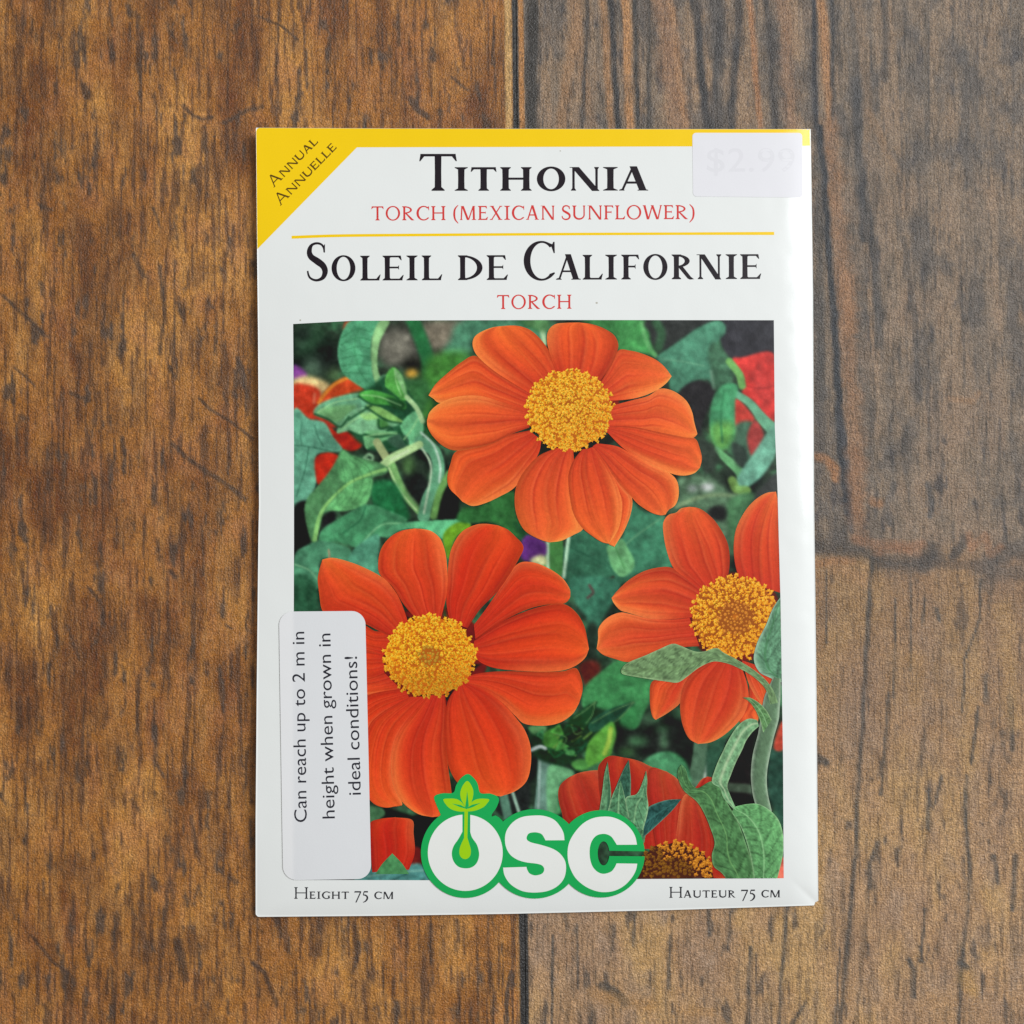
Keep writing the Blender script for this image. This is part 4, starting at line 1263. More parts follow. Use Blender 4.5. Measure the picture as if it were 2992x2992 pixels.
nu, nv = 430, 490
SU, SV = np.meshgrid(np.linspace(0, 1, nu), np.linspace(0, 1, nv))
yy = 940 + SV * (2570 - 940)
xx = photo_left(yy) + (photo_right(yy) - photo_left(yy)) * SU
yt = photo_top(xx)
yb = photo_bottom(xx)
yy = yt + (yb - yt) * SV
xx = photo_left(yy) + (photo_right(yy) - photo_left(yy)) * SU
fx = np.clip((xx - RX0) / RS - .5, 0, RW - 1.001)
fy = np.clip((yy - RY0) / RS - .5, 0, RH - 1.001)
i0, j0 = fx.astype(int), fy.astype(int)
tx, ty = (fx - i0)[..., None], (fy - j0)[..., None]
C = (IMG[j0, i0] * (1 - tx) + IMG[j0, i0 + 1] * tx) * (1 - ty) + (IMG[j0 + 1, i0] * (1 - tx) + IMG[j0 + 1, i0 + 1] * tx) * ty
mesh_obj("printed_photo", P(xx.ravel(), yy.ravel(), 2), grid_faces(nv, nu), M_PAINT, packet, albedo(C.reshape(-1, 3)), label="soft green garden background of the printed photo")


# ------------------------------------------------------------------ printed flowers
def petal_colour(base, seed, folds=5, dark=.42, light=.10):
    r = np.random.default_rng(seed)
    base = np.array(base, float)
    ku = (np.arange(folds) + .5 + r.uniform(-.28, .28, folds)) / folds
    kw = r.uniform(.012, .026, folds)
    ks = r.uniform(.45, 1.0, folds)
    kv = r.uniform(.6, 1.05, folds)
    fu = r.uniform(.05, .95, 13)
    fs_ = r.uniform(.2, 1, 13)
    fv = r.uniform(.4, 1.0, 13)
    ph = r.uniform(0, 6.28)
    side = r.choice([-1, 1])

    def f(u, v, x, y):
        c = np.tile(base, (len(u), 1))
        # the panels between the folds differ in tone
        pan = np.interp(u, np.concatenate([[0], ku, [1]]), np.concatenate([[.5], r.uniform(0, 1, folds), [.5]])) - .5
        wav = .10 * pan + .05 * np.cos(2 * math.pi * 2.2 * u + ph)
        c = c * (1 + wav[:, None])
        c[:, 1] += 16 * pan
        tip = sstep(.35, 1.0, v)
        c = c + (np.array([8, 16, 6]) * tip[:, None])
        b = (np.exp(-v * 3.6) * (.55 + .45 * fbm(u * 9 + seed, v * 2, seed + 5, 2)))[:, None]
        c = c * (1 - .8 * b) + np.array([178, 44, 36]) * .8 * b
        for a, w, s_, e in zip(ku, kw, ks, kv):
            uu = a + .018 * np.sin(v * 5 + a * 20)
            ww = w * (.7 + .8 * (1 - v))
            g = np.exp(-((u - uu) / ww) ** 2) * s_ * dark * .95 * sstep(e, e * .5, v)
            g = np.clip(g, 0, .8)
            c = c * (1 - g[:, None]) + np.array([158, 34, 24]) * g[:, None]
            g3 = np.exp(-np.clip((u - uu) * -side, 0, 1) / .07) * ((u - uu) * side <= 0) * s_ * .11 * sstep(e, e * .4, v)
            c = c * (1 - g3[:, None]) + np.array([186, 46, 30]) * g3[:, None]
            g2 = np.exp(-((u - uu - side * .030) / (w * 1.5)) ** 2) * s_ * light * 1.0 * sstep(e, e * .5, v)
            c = c + g2[:, None] * np.array([60, 110, 80])
        for a, s_, e in zip(fu, fs_, fv):
            g = np.exp(-((u - a - .012 * np.sin(v * 7 + a * 9)) / .0085) ** 2) * s_ * .14 * sstep(e, e * .5, v)
            c = c * (1 - g[:, None]) + np.array([166, 38, 26]) * g[:, None]
        st = fbm(u * 34 + seed, v * 2.2, seed, 3) - .5
        c = c * (1 + .10 * st[:, None])
        lit = sstep(.26, .02, u if side > 0 else 1 - u) * sstep(.1, .5, v) + .55 * sstep(.80, 1.0, v)
        c = c + lit[:, None] * np.array([12, 30, 16])
        e = np.minimum(u, 1 - u)
        sh = np.exp(-(((1 - u) if side > 0 else u) / .09) ** 2) * .15
        c = c * (1 - (sh * (1 - .3 * tip))[:, None])
        rim = np.exp(-((np.minimum(e * 1.6, (1 - v) * .9)) / .014) ** 2) * sstep(.25, .6, v) * .45
        c = c + rim[:, None] * np.array([12, 40, 24])
        c = c * (1 + .10 * (fbm(x / 7, y / 7, 7, 2) - .5)[:, None])
        return np.clip(c, 10, 250)
    return f


layer_no = [3.5]


def nl(d=.9):
    layer_no[0] += d
    return layer_no[0]


def petals(parent, fr, data, base, seed, names=None, folds=5, dark=.42):
    r = np.random.default_rng(seed)
    for i, (a, b) in enumerate(data):
        k = r.uniform(-6, 6)
        bc = np.array(base) * .97 + np.array([k * .7, k * 1.2, k * .6])
        patch("petal", F(fr, a), F(fr, b), 80, 60, M_PAINT, nl(), parent, petal_colour(bc, seed * 31 + i, folds, dark))


def florets(name, fr, cx, cy, rx, ry, n_, size, cols, seed, core=None, parent=packet, label=None, inner=0.0, clip_y=None, elong=1.0, base_shrink=.94, tone=None):
    """a printed flower head: dozens of small pointed florets over a dark ground, one mesh"""
    r = np.random.default_rng(seed)
    ox, oy, s = fr
    X0_, Y0_, RX_, RY_ = ox + cx / s, oy + cy / s, rx / s, ry / s
    V, Fc, Cc, Z = [], [], [], []
    dark, mid, lite, hi = [np.array(c, float) for c in cols]
    th = np.linspace(0, 2 * math.pi, 49)[:-1]
    V.append((X0_, Y0_)); Cc.append(mid * .6 + dark * .4); Z.append(0)
    nr_ = 9
    for ri in range(nr_):
        rr = base_shrink * (ri + 1) / nr_
        cc = dark * (.35 + .65 * (ri + 1) / nr_) + mid * .4 * (1 - (ri + 1) / nr_)
        for k in th:
            wob = 1 + .03 * math.sin(9 * k + seed)
            V.append((X0_ + RX_ * rr * wob * math.cos(k), Y0_ + RY_ * rr * wob * math.sin(k))); Cc.append(cc); Z.append(0)
    m = len(th)
    for i in range(m):
        j = (i + 1) % m
        Fc.append((0, 1 + i, 1 + j))
        for q_ in range(nr_ - 1):
            o_ = 1 + q_ * m
            Fc.append((o_ + i, o_ + m + i, o_ + m + j)); Fc.append((o_ + i, o_ + m + j, o_ + j))
    ga = math.pi * (3 - math.sqrt(5))
    order = []
    for i in range(n_):
        q = math.sqrt((i + .5) / n_)
        order.append((q, i * ga))
    order.sort(key=lambda t_: -t_[0])
    dz = 2.6 / n_
    for c_i, (q, a) in enumerate(order):
        q2 = q + r.normal(0, .018)
        a2 = a + r.normal(0, .05)
        px_, py_ = X0_ + RX_ * q2 * math.cos(a2), Y0_ + RY_ * q2 * math.sin(a2)
        if clip_y is not None and py_ > clip_y:
            continue
        ang = a2 + r.normal(0, .5 if q > .5 else 1.4)
        dx, dy = math.cos(ang), math.sin(ang)
        L_ = size * elong * (0.35 + 1.0 * q) * r.uniform(.7, 1.25)
        wd = size * .40 * r.uniform(.6, 1.2)
        t_ = r.uniform(0, 1)
        shade = 1.0 if tone is None else tone(q, a2)
        mb = (mid * (1 - t_ * .5) + dark * t_ * .5) * shade
        ml = (lite * (1 - t_ * .25) + mid * t_ * .25) * shade
        mh = (hi * (1 - .3 * t_) + lite * .3 * t_) * shade
        if q < inner:
            L_ *= .25
            wd *= .82
            f_ = .70 if core is None else 1
            cc = np.array(core if core is not None else mid, float)
            mb, ml, mh = cc * .62, cc * .92, cc * 1.25
        z0 = .05 + dz * c_i
        # stalk
        b = len(V)
        nx, ny = -dy, dx
        x_, y_ = px_ - dx * L_ * .6, py_ - dy * L_ * .6
        for (sx, sy, c) in ((x_ + nx * wd * .6, y_ + ny * wd * .6, mb * .9), (x_ - nx * wd * .6, y_ - ny * wd * .6, mb * .78), (px_ - nx * wd * .62, py_ - ny * wd * .62, mb), (px_ + nx * wd * .62, py_ + ny * wd * .62, mb * 1.1)):
            V.append((sx, sy)); Cc.append(c); Z.append(z0)
        V.append(((x_ + px_) / 2, (y_ + py_) / 2)); Cc.append(ml); Z.append(z0)
        for i in range(4):
            Fc.append((b + 4, b + i, b + (i + 1) % 4))
        # head, lobed
        b = len(V)
        V.append((px_ - wd * .15, py_ - wd * .2)); Cc.append(mh); Z.append(z0 + dz * .5)
        lob = r.integers(3, 6)
        for k in range(10):
            aa = k * math.pi / 5
            rr = wd * (.98 + (.36 if q > .42 else .06) * math.cos(lob * aa + t_ * 6))
            sdw = .5 + .5 * math.cos(aa + math.pi * .75)
            V.append((px_ + rr * math.cos(aa), py_ + rr * math.sin(aa))); Cc.append(ml * (.86 + .18 * sdw)); Z.append(z0 + dz * .5)
        for k in range(10):
            Fc.append((b, b + 1 + k, b + 1 + (k + 1) % 10))
    V = np.array(V)
    V[:, 0] = np.minimum(V[:, 0], photo_right(V[:, 1]) - .3)
    V[:, 1] = np.minimum(V[:, 1], photo_bottom(V[:, 0]) - .3)
    Z = np.array(Z)
    Fo = []
    for t3 in Fc:
        a_, b_, c_ = V[t3[0]], V[t3[1]], V[t3[2]]
        if (b_[0] - a_[0]) * (c_[1] - a_[1]) - (b_[1] - a_[1]) * (c_[0] - a_[0]) > 0:
            t3 = t3[::-1]
        Fo.append(t3)
    return mesh_obj(name, P(V[:, 0], V[:, 1], nl() + Z), np.array(Fo), M_PAINT, parent, albedo(np.clip(np.array(Cc), 5, 250)), smooth=False, label=label)


def flower(fr, data, base, seed, disc, label, folds=5, dark=.42):
    holder = []
    start = layer_no[0]
    layer_no[0] = start + .9 * len(data) + .3
    d = florets("printed_flower", fr, label=label, **disc)
    top = layer_no[0] + 2.8
    layer_no[0] = start
    petals(d, fr, data, base, seed, folds=folds, dark=dark)
    layer_no[0] = top
    return d


YEL = ((112, 62, 22), (196, 124, 32), (236, 164, 34), (250, 192, 60))

# bottom right, half hidden red flower (behind everything else)
LAY0 = layer_no[0]
p_br = [([(450, 850), (170, 850), (110, 740), (85, 620), (100, 540), (160, 480), (240, 440)], [(620, 860), (560, 640), (450, 430), (400, 415), (310, 424), (240, 440)]),
        ([(1180, 560), (1200, 545), (1240, 490), (1290, 466)], [(1330, 560), (1330, 530), (1330, 480), (1290, 466)]),
        ([(700, 1050), (460, 760), (405, 440), (440, 340), (510, 298), (620, 315)], [(900, 1050), (960, 700), (890, 440), (800, 370), (710, 332), (620, 315)]),
        ([(880, 1100), (820, 720), (800, 520), (830, 395), (960, 425)], [(1080, 1150), (1120, 900), (1160, 680), (1110, 570), (1040, 480), (960, 425)]),
        ([(1000, 1150), (1040, 900), (1070, 700), (1110, 610), (1180, 640)], [(1340, 1200), (1345, 1020), (1320, 900), (1260, 760), (1225, 685), (1180, 640)]),
        ([(1290, 1180), (1310, 1230), (1330, 1280), (1420, 1300)], [(1340, 1180), (1380, 1210), (1420, 1240), (1450, 1270)])]


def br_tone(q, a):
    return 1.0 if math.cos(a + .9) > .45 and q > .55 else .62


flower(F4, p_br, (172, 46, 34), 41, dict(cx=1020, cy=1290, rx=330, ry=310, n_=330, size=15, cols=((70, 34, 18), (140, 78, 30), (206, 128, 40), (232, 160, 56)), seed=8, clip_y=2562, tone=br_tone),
       "dark red flower at lower right, half hidden behind a bud", folds=6, dark=.5)
# lower left scrap of a red flower
flowerless = patch("petal", F(Z5, [(672, 1640), (660, 1500), (655, 1370), (720, 1338), (800, 1330)]), F(Z5, [(880, 1625), (912, 1530), (905, 1420), (897, 1345), (800, 1330)]), 40, 40, M_PAINT, nl(), packet, petal_colour((188, 42, 28), 77, 4, .6), "single red petal beside the text label's lower end")
patch("printed_leaf", F(Z5, [(690, 1650), (730, 1590), (785, 1533)]), F(Z5, [(880, 1650), (840, 1590), (785, 1533)]), 16, 16, M_PAINT, nl(), packet,
      lambda u, v, x, y: np.tile(np.array([74., 134, 84]), (len(u), 1)) * (1 + .5 * (fbm(x / 12, y / 12, 3, 3) - .5))[:, None], "small green leaf tip at lower left of the photo")

# right flower
p3 = [([(760, 930), (640, 942), (480, 935), (350, 905), (270, 893), (180, 930), (120, 1000), (115, 1080), (105, 1150)], [(830, 1130), (700, 1140), (560, 1180), (450, 1210), (330, 1242), (240, 1222), (150, 1190), (105, 1150)]),
      ([(870, 740), (760, 650), (640, 578), (540, 575), (430, 605), (330, 665), (250, 740), (210, 790)], [(790, 925), (640, 940), (480, 935), (330, 895), (270, 875), (225, 825), (210, 790)]),
      ([(850, 740), (720, 640), (645, 575), (600, 460), (578, 350), (575, 260), (610, 205), (665, 188), (700, 158), (760, 147)], [(1010, 690), (1038, 600), (1042, 480), (1020, 380), (950, 260), (880, 190), (820, 155), (760, 147)]),
      ([(1110, 660), (1080, 540), (1072, 420), (1090, 300), (1150, 180), (1220, 100), (1300, 50), (1370, 40)], [(1420, 760), (1420, 600), (1410, 450), (1400, 300), (1395, 150), (1370, 40)]),
      ([(1130, 1240), (1180, 1400), (1165, 1550), (1110, 1655), (1170, 1690), (1240, 1672)], [(1200, 1260), (1330, 1330), (1380, 1440), (1262, 1560), (1250, 1620), (1240, 1672)]),
      ([(1130, 1230), (1180, 1400), (1250, 1520), (1300, 1590), (1335, 1575)], [(1250, 1270), (1370, 1370), (1375, 1450), (1350, 1520), (1335, 1575)]),
      ([(840, 1220), (560, 1350), (490, 1390), (480, 1480), (485, 1570), (500, 1630), (522, 1650)], [(930, 1240), (760, 1350), (725, 1450), (690, 1535), (600, 1605), (522, 1650)]),
      ([(960, 1200), (870, 1260), (770, 1330), (710, 1430), (693, 1550), (710, 1680), (755, 1780), (820, 1820)], [(1110, 1230), (1165, 1390), (1177, 1500), (1150, 1600), (1090, 1680), (1000, 1760), (910, 1808), (820, 1820)])]
flower(F3, p3, (214, 76, 42), 23, dict(cx=1085, cy=925, rx=318, ry=300, n_=480, size=14, cols=((160, 82, 18), (226, 126, 26), (255, 160, 34), (255, 196, 76)), seed=5, inner=.40, core=(198, 120, 44), elong=1.1), "orange flower at the right edge with beaded yellow centre", folds=5, dark=.5)

# left flower
p2 = [([(470, 870), (360, 850), (220, 840), (120, 880)], [(480, 1010), (370, 1045), (220, 1020), (120, 880)]),
      ([(480, 1000), (370, 1035), (220, 1030), (120, 1090)], [(590, 1110), (480, 1122), (375, 1138), (240, 1140), (120, 1090)]),
      ([(540, 720), (430, 740), (350, 700), (200, 660), (110, 740)], [(480, 890), (360, 855), (240, 850), (110, 740)]),
      ([(610, 1100), (480, 1115), (375, 1140), (260, 1200), (180, 1320)], [(640, 1170), (480, 1250), (390, 1335), (290, 1400), (180, 1320)]),
      ([(640, 1150), (480, 1240), (385, 1330), (340, 1500), (340, 1700), (400, 1810), (480, 1845), (560, 1836)], [(760, 1150), (650, 1280), (570, 1400), (535, 1550), (540, 1700), (592, 1822), (560, 1836)]),
      ([(1040, 700), (1130, 580), (1230, 430), (1310, 320), (1400, 305), (1500, 340), (1590, 400), (1640, 470), (1645, 510)], [(1050, 790), (1200, 690), (1350, 612), (1480, 575), (1600, 567), (1640, 535), (1645, 510)]),
      ([(960, 1030), (1090, 1000), (1250, 990), (1450, 995), (1600, 990), (1680, 970), (1715, 1040), (1722, 1110), (1700, 1190)], [(960, 1060), (1100, 1110), (1220, 1190), (1300, 1270), (1360, 1320), (1480, 1332), (1580, 1312), (1660, 1257), (1700, 1190)]),
      ([(1040, 800), (1200, 690), (1350, 620), (1480, 580), (1600, 568), (1680, 620), (1730, 700), (1750, 780), (1762, 850)], [(1040, 900), (1100, 945), (1200, 975), (1400, 992), (1560, 990), (1660, 965), (1735, 910), (1762, 850)]),
      ([(700, 690), (600, 570), (530, 460), (450, 380), (442, 290), (465, 210), (520, 145), (590, 108), (670, 95)], [(830, 670), (868, 520), (876, 420), (872, 330), (860, 240), (830, 160), (780, 115), (730, 100), (670, 95)]),
      ([(640, 720), (600, 600), (560, 510), (500, 430), (440, 385), (330, 330), (230, 295), (150, 278), (90, 290)], [(530, 780), (440, 735), (350, 690), (230, 660), (150, 640), (90, 610), (70, 500), (62, 400), (90, 290)]),
      ([(890, 680), (868, 560), (875, 450), (880, 330), (900, 220), (960, 120), (1040, 75), (1110, 65), (1190, 75)], [(1000, 720), (1080, 600), (1180, 500), (1260, 390), (1320, 290), (1352, 210), (1300, 145), (1250, 100), (1190, 75)]),
      ([(760, 1140), (660, 1260), (580, 1360), (530, 1480), (522, 1620), (545, 1730), (600, 1820), (690, 1885), (780, 1905)], [(860, 1140), (870, 1300), (865, 1450), (880, 1600), (900, 1750), (900, 1850), (850, 1895), (780, 1905)]),
      ([(940, 1080), (880, 1170), (855, 1290), (860, 1440), (880, 1580), (930, 1680), (1000, 1730), (1100, 1760), (1210, 1775)], [(980, 1060), (1120, 1120), (1230, 1200), (1310, 1290), (1360, 1360), (1395, 1460), (1397, 1580), (1370, 1680), (1300, 1742), (1210, 1775)])]


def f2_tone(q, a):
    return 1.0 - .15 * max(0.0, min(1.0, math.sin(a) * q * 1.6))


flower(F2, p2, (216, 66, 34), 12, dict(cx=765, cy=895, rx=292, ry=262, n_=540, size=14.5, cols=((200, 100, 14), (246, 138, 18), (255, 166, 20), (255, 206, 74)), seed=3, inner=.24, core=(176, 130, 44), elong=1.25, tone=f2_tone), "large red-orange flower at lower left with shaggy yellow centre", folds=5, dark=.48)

# top flower
p1 = [([(740, 500), (600, 420), (480, 340), (365, 250), (270, 290), (170, 370), (95, 440), (50, 512)], [(720, 640), (560, 600), (330, 570), (130, 562), (85, 535), (50, 512)]),
      ([(1230, 590), (1400, 545), (1510, 515), (1590, 467), (1680, 485), (1760, 545), (1800, 620), (1815, 690), (1836, 768)], [(1230, 760), (1400, 790), (1600, 830), (1750, 830), (1815, 790), (1836, 768)]),
      ([(1190, 430), (1250, 330), (1310, 215), (1390, 215), (1470, 235), (1560, 275), (1620, 325), (1665, 385)], [(1230, 550), (1380, 538), (1480, 515), (1570, 475), (1630, 430), (1665, 385)]),
      ([(720, 745), (560, 780), (420, 840), (240, 880), (195, 970), (175, 1060), (190, 1130), (245, 1185), (275, 1218)], [(800, 810), (780, 900), (700, 1020), (620, 1125), (520, 1185), (420, 1230), (340, 1246), (275, 1218)]),
      ([(760, 520), (610, 430), (480, 345), (375, 250), (343, 180), (355, 125), (400, 90), (470, 62), (530, 52)], [(920, 380), (880, 270), (820, 170), (750, 95), (690, 62), (620, 48), (530, 52)]),
      ([(720, 620), (560, 565), (400, 517), (250, 520), (130, 562), (60, 620), (40, 680)], [(720, 725), (600, 770), (480, 830), (350, 865), (230, 878), (150, 850), (80, 785), (45, 725), (40, 680)]),
      ([(910, 380), (865, 260), (838, 160), (845, 85), (890, 40), (960, 30), (1050, 28)], [(1180, 430), (1260, 320), (1300, 230), (1310, 170), (1280, 110), (1210, 65), (1130, 38), (1050, 28)]),
      ([(900, 860), (780, 915), (690, 1010), (635, 1110), (622, 1220), (640, 1320), (690, 1410), (780, 1465), (850, 1488)], [(1010, 860), (1020, 1000), (1030, 1150), (1060, 1300), (1078, 1395), (1010, 1440), (930, 1478), (850, 1488)]),
      ([(1100, 870), (1200, 1100), (1230, 1300), (1240, 1480), (1285, 1517)], [(1180, 840), (1260, 1000), (1340, 1120), (1400, 1190), (1395, 1290), (1350, 1410), (1285, 1517)]),
      ([(1170, 830), (1300, 850), (1400, 900), (1530, 970), (1640, 1020), (1700, 1080), (1712, 1170), (1690, 1240), (1645, 1272), (1625, 1303)], [(1140, 850), (1250, 1010), (1330, 1115), (1400, 1190), (1450, 1240), (1530, 1290), (1590, 1308), (1625, 1303)]),
      ([(1070, 870), (1010, 950), (980, 1040), (985, 1160), (1010, 1290), (1060, 1380), (1130, 1440), (1200, 1485), (1250, 1497)], [(1150, 860), (1230, 970), (1290, 1080), (1330, 1200), (1332, 1300), (1310, 1400), (1250, 1497)]),
      ([(1230, 720), (1400, 720), (1600, 760), (1750, 790), (1822, 800), (1850, 860), (1866, 930), (1853, 992)], [(1230, 750), (1340, 860), (1450, 930), (1560, 985), (1660, 1030), (1740, 1045), (1812, 1030), (1853, 992)])]
flower(F1, p1, (228, 90, 44), 7, dict(cx=985, cy=610, rx=292, ry=272, n_=560, size=14.5, cols=((188, 98, 18), (240, 136, 22), (255, 164, 26), (255, 204, 84)), seed=2, elong=1.0), "bright orange flower at the top with domed yellow centre", folds=5, dark=.40)


# ------------------------------------------------------------------ printed leaves in front
def leaf_colour(base, seed, vein=(150, 200, 140), rib=.5, rimc=(190, 215, 160), ribw=.03, veins=7, rimw=.03, gu=0.0, gv=0.0, rimA=.5):
    base = np.array(base, float)

    def f(u, v, x, y):
        c = np.tile(base, (len(u), 1))
        c = c * (.88 + .42 * (fbm(x / 13, y / 13, seed, 3) - .5) + .40 * (fbm(x / 4.5, y / 4.5, seed + 3, 2) - .5) + gu * (u - .5) + gv * (v - .5))[:, None]
        if veins:
            d = np.abs(((v * veins + np.abs(u - rib) * 1.7 + .1 * np.sin(u * 9)) % 1) - .5)
            g = np.exp(-(d / .07) ** 2) * .35
            c = c * (1 - g[:, None] * .75)
        g = np.exp(-((u - rib) / ribw) ** 2)[:, None] * .7
        c = c * (1 - g) + np.array(vein, float) * g
        e = np.minimum(u, 1 - u)
        g = (np.exp(-(e / rimw) ** 2) * rimA)[:, None]
        c = c * (1 - g) + np.array(rimc, float) * g
        c = c.mean(1, keepdims=True) + (c - c.mean(1, keepdims=True)) * .9
        return np.clip(c, 10, 245)
    return f


def leaf(fr, a, b, colf, label=None, nu_=28, nv_=60, name="printed_leaf"):
    return patch(name, F(fr, a), F(fr, b), nu_, nv_, M_PAINT, nl(), packet, colf, label)


def stalk(fr, pts, ws, colf, label=None, name="printed_stem"):
    p = spline(F(fr, pts), 40)
    w = np.interp(np.linspace(0, 1, 40), np.linspace(0, 1, len(ws)), ws) / fr[2]
    d = np.gradient(p, axis=0)
    d /= np.linalg.norm(d, axis=1)[:, None]
    n_ = np.stack([-d[:, 1], d[:, 0]], -1)
    return patch(name, p + n_ * w[:, None] / 2, p - n_ * w[:, None] / 2, 14, 60, M_PAINT, nl(), packet, colf, label)


leaf(F3, [(1420, 760), (1350, 860), (1300, 980), (1240, 1100), (1213, 1220), (1250, 1310), (1310, 1345), (1380, 1375), (1420, 1385)],
     [(1440, 760), (1440, 860), (1440, 980), (1440, 1100), (1440, 1200), (1440, 1300), (1440, 1345), (1440, 1375), (1440, 1385)],
     leaf_colour((104, 160, 120), 3, rib=.35, vein=(60, 120, 70), rimw=.12, rimc=(196, 220, 200), veins=5), "pale green leaf at the photo's right edge")
stalk(F4, [(1850, -330), (1810, -150), (1790, 0), (1762, 130), (1722, 300), (1704, 450), (1714, 600), (1755, 760)], [60, 130, 150, 130, 138, 130, 122, 110],
      leaf_colour((104, 138, 104), 5, rib=.55, vein=(90, 120, 88), ribw=.3, veins=0, rimw=.12, rimc=(196, 206, 186), gu=.4), "thick hairy green stem at lower right")
leaf(F3, [(275, 1300), (300, 1265), (350, 1235), (450, 1195), (550, 1150), (640, 1113), (700, 1128), (790, 1165), (860, 1168), (950, 1143), (1000, 1175), (1100, 1228), (1200, 1288), (1290, 1360), (1350, 1440), (1385, 1530)],
     [(275, 1300), (290, 1328), (400, 1350), (500, 1366), (600, 1380), (680, 1386), (750, 1340), (830, 1280), (920, 1240), (1000, 1245), (1080, 1272), (1180, 1325), (1260, 1388), (1305, 1450), (1330, 1540)],
     leaf_colour((126, 164, 108), 6, rib=.62, vein=(96, 132, 76), ribw=.02, veins=11, rimw=.05, rimc=(176, 206, 150)), "long pale leaf crossing the right-hand flower", 26, 90)
leaf(F3, [(1135, 1492), (1190, 1495), (1250, 1530), (1300, 1580), (1340, 1650)], [(1135, 1492), (1180, 1520), (1225, 1580), (1260, 1660), (1280, 1740)],
     leaf_colour((100, 150, 90), 8, veins=0, rimw=.08, ribw=.05), "narrow pointed leaf against the right flower's lower petals")
# curled leaf at lower right
leaf(F4, [(1055, 400), (1050, 470), (1100, 580), (1200, 665), (1262, 760), (1312, 880), (1348, 1000), (1325, 1100), (1340, 1190), (1400, 1240), (1450, 1300)],
     [(1080, 368), (1115, 410), (1140, 490), (1205, 560), (1320, 505), (1410, 560), (1450, 680), (1530, 820), (1590, 980), (1645, 1150), (1668, 1300)],
     leaf_colour((86, 142, 84), 9, rib=.45, vein=(124, 180, 104), ribw=.015, veins=8, rimw=.03, rimc=(150, 190, 130)), "dark green curled leaf at lower right", 34, 70)
leaf(F4, [(1500, 720), (1490, 760), (1535, 830), (1590, 950), (1640, 1130), (1668, 1300)], [(1500, 712), (1600, 690), (1700, 688), (1795, 740), (1865, 820), (1898, 930), (1903, 1050), (1885, 1160), (1850, 1300)],
     leaf_colour((108, 178, 108), 10, rib=.40, vein=(160, 214, 150), ribw=.02, veins=6, rimw=.03, rimc=(190, 222, 170), gu=.15), "light green rounded leaf at lower right corner", 34, 60)
leaf(F4, [(1690, 10), (1620, 0), (1540, 50), (1470, 150), (1410, 270), (1360, 380), (1325, 510), (1390, 560), (1420, 640), (1500, 730)],
     [(1705, 60), (1650, 110), (1600, 180), (1570, 250), (1520, 350), (1480, 450), (1450, 540), (1470, 610), (1500, 680), (1515, 715)],
     leaf_colour((120, 174, 122), 11, rib=.5, vein=(184, 206, 160), ribw=.10, veins=0, rimw=.08, rimc=(176, 200, 150)), "bent hairy leaf stalk at lower right", 22, 70)
# sepals of the bud above the logo
leaf(F4, [(500, 760), (470, 830), (600, 960), (780, 1000)], [(760, 700), (800, 760), (800, 860), (780, 1000)], leaf_colour((90, 150, 104), 12, veins=3), "green bud body above the logo")
leaf(F4, [(790, 730), (850, 692), (960, 656), (1080, 648)], [(770, 960), (880, 860), (1000, 745), (1080, 648)], leaf_colour((48, 98, 92), 13, rib=.5, vein=(60, 120, 110), veins=4, rimw=.05, rimc=(130, 180, 150)), "dark pointed sepal leaning right")
leaf(F4, [(510, 660), (560, 530), (610, 415), (655, 330)], [(670, 640), (672, 500), (664, 400), (655, 330)], leaf_colour((56, 104, 82), 14, rib=.5, vein=(50, 96, 78), veins=4, rimw=.08, rimc=(140, 186, 150)), "dark upright sepal in the middle of the bud")
leaf(F4, [(415, 760), (440, 600), (458, 450), (485, 345)], [(500, 740), (512, 600), (496, 450), (485, 345)], leaf_colour((96, 150, 104), 15, rib=.8, vein=(44, 84, 62), ribw=.14, veins=0, rimw=.06), "narrow sepal at the bud's left")
leaf(F4, [(620, 790), (630, 640), (720, 605), (770, 500), (795, 415)], [(770, 900), (812, 730), (800, 600), (804, 500), (795, 415)], leaf_colour((100, 160, 112), 16, veins=5, ribw=.03, rimw=.06), "light sepal at the bud's right")
leaf(F4, [(480, 760), (530, 600), (590, 497)], [(660, 800), (625, 640), (590, 497)], leaf_colour((84, 142, 98), 17, veins=4, ribw=.05, rimw=.06), "small front sepal of the bud")

# ------------------------------------------------------------------ the logo
TOP = layer_no[0] + 2


def Lp(p, n_=None, closed=True):
    q = F(LG, p)
    return spline(q, n_ or len(p) * 6, closed=closed)


def ell(cx, cy, rx, ry, n_=72):
    return F(LG, [(cx + rx * math.cos(a), cy + ry * math.sin(a)) for a in np.linspace(0, 2 * math.pi, n_ + 1)[:-1]])


cg = []
n_ = 60
for i in range(n_):
    def pt(k):
        t = k / n_
        ao = math.radians(3.2 + t * 353.6)
        ai = math.radians(12.5 + t * 335)
        return (1480 + 353 * math.cos(ao), 731 + 353 * math.sin(ao)), (1500 + 47 * math.cos(ai), 727 + 97 * math.sin(ai))
    (a, b), (c, d) = pt(i), pt(i + 1)
    cg.append(F(LG, [a, c, d, b]))
green = [ell(385, 722, 358, 365), Lp([(135, 268), (200, 242), (288, 238), (310, 180), (350, 120), (405, 86), (450, 115), (485, 165), (508, 240), (590, 245), (655, 280), (640, 350), (600, 410), (560, 480), (220, 480), (185, 410), (150, 330)]),
         Lp([(600, 430), (700, 490), (720, 700), (600, 700)])]
sg = []
for k in range(40):
    a0, a1 = [math.radians(15 + v_ * 330 / 40) for v_ in (k, k + 1)]
s_ell = [(945 + 370 * math.cos(a), 731 + 361 * math.sin(a)) for a in np.linspace(0, 2 * math.pi, 73)[:-1]]
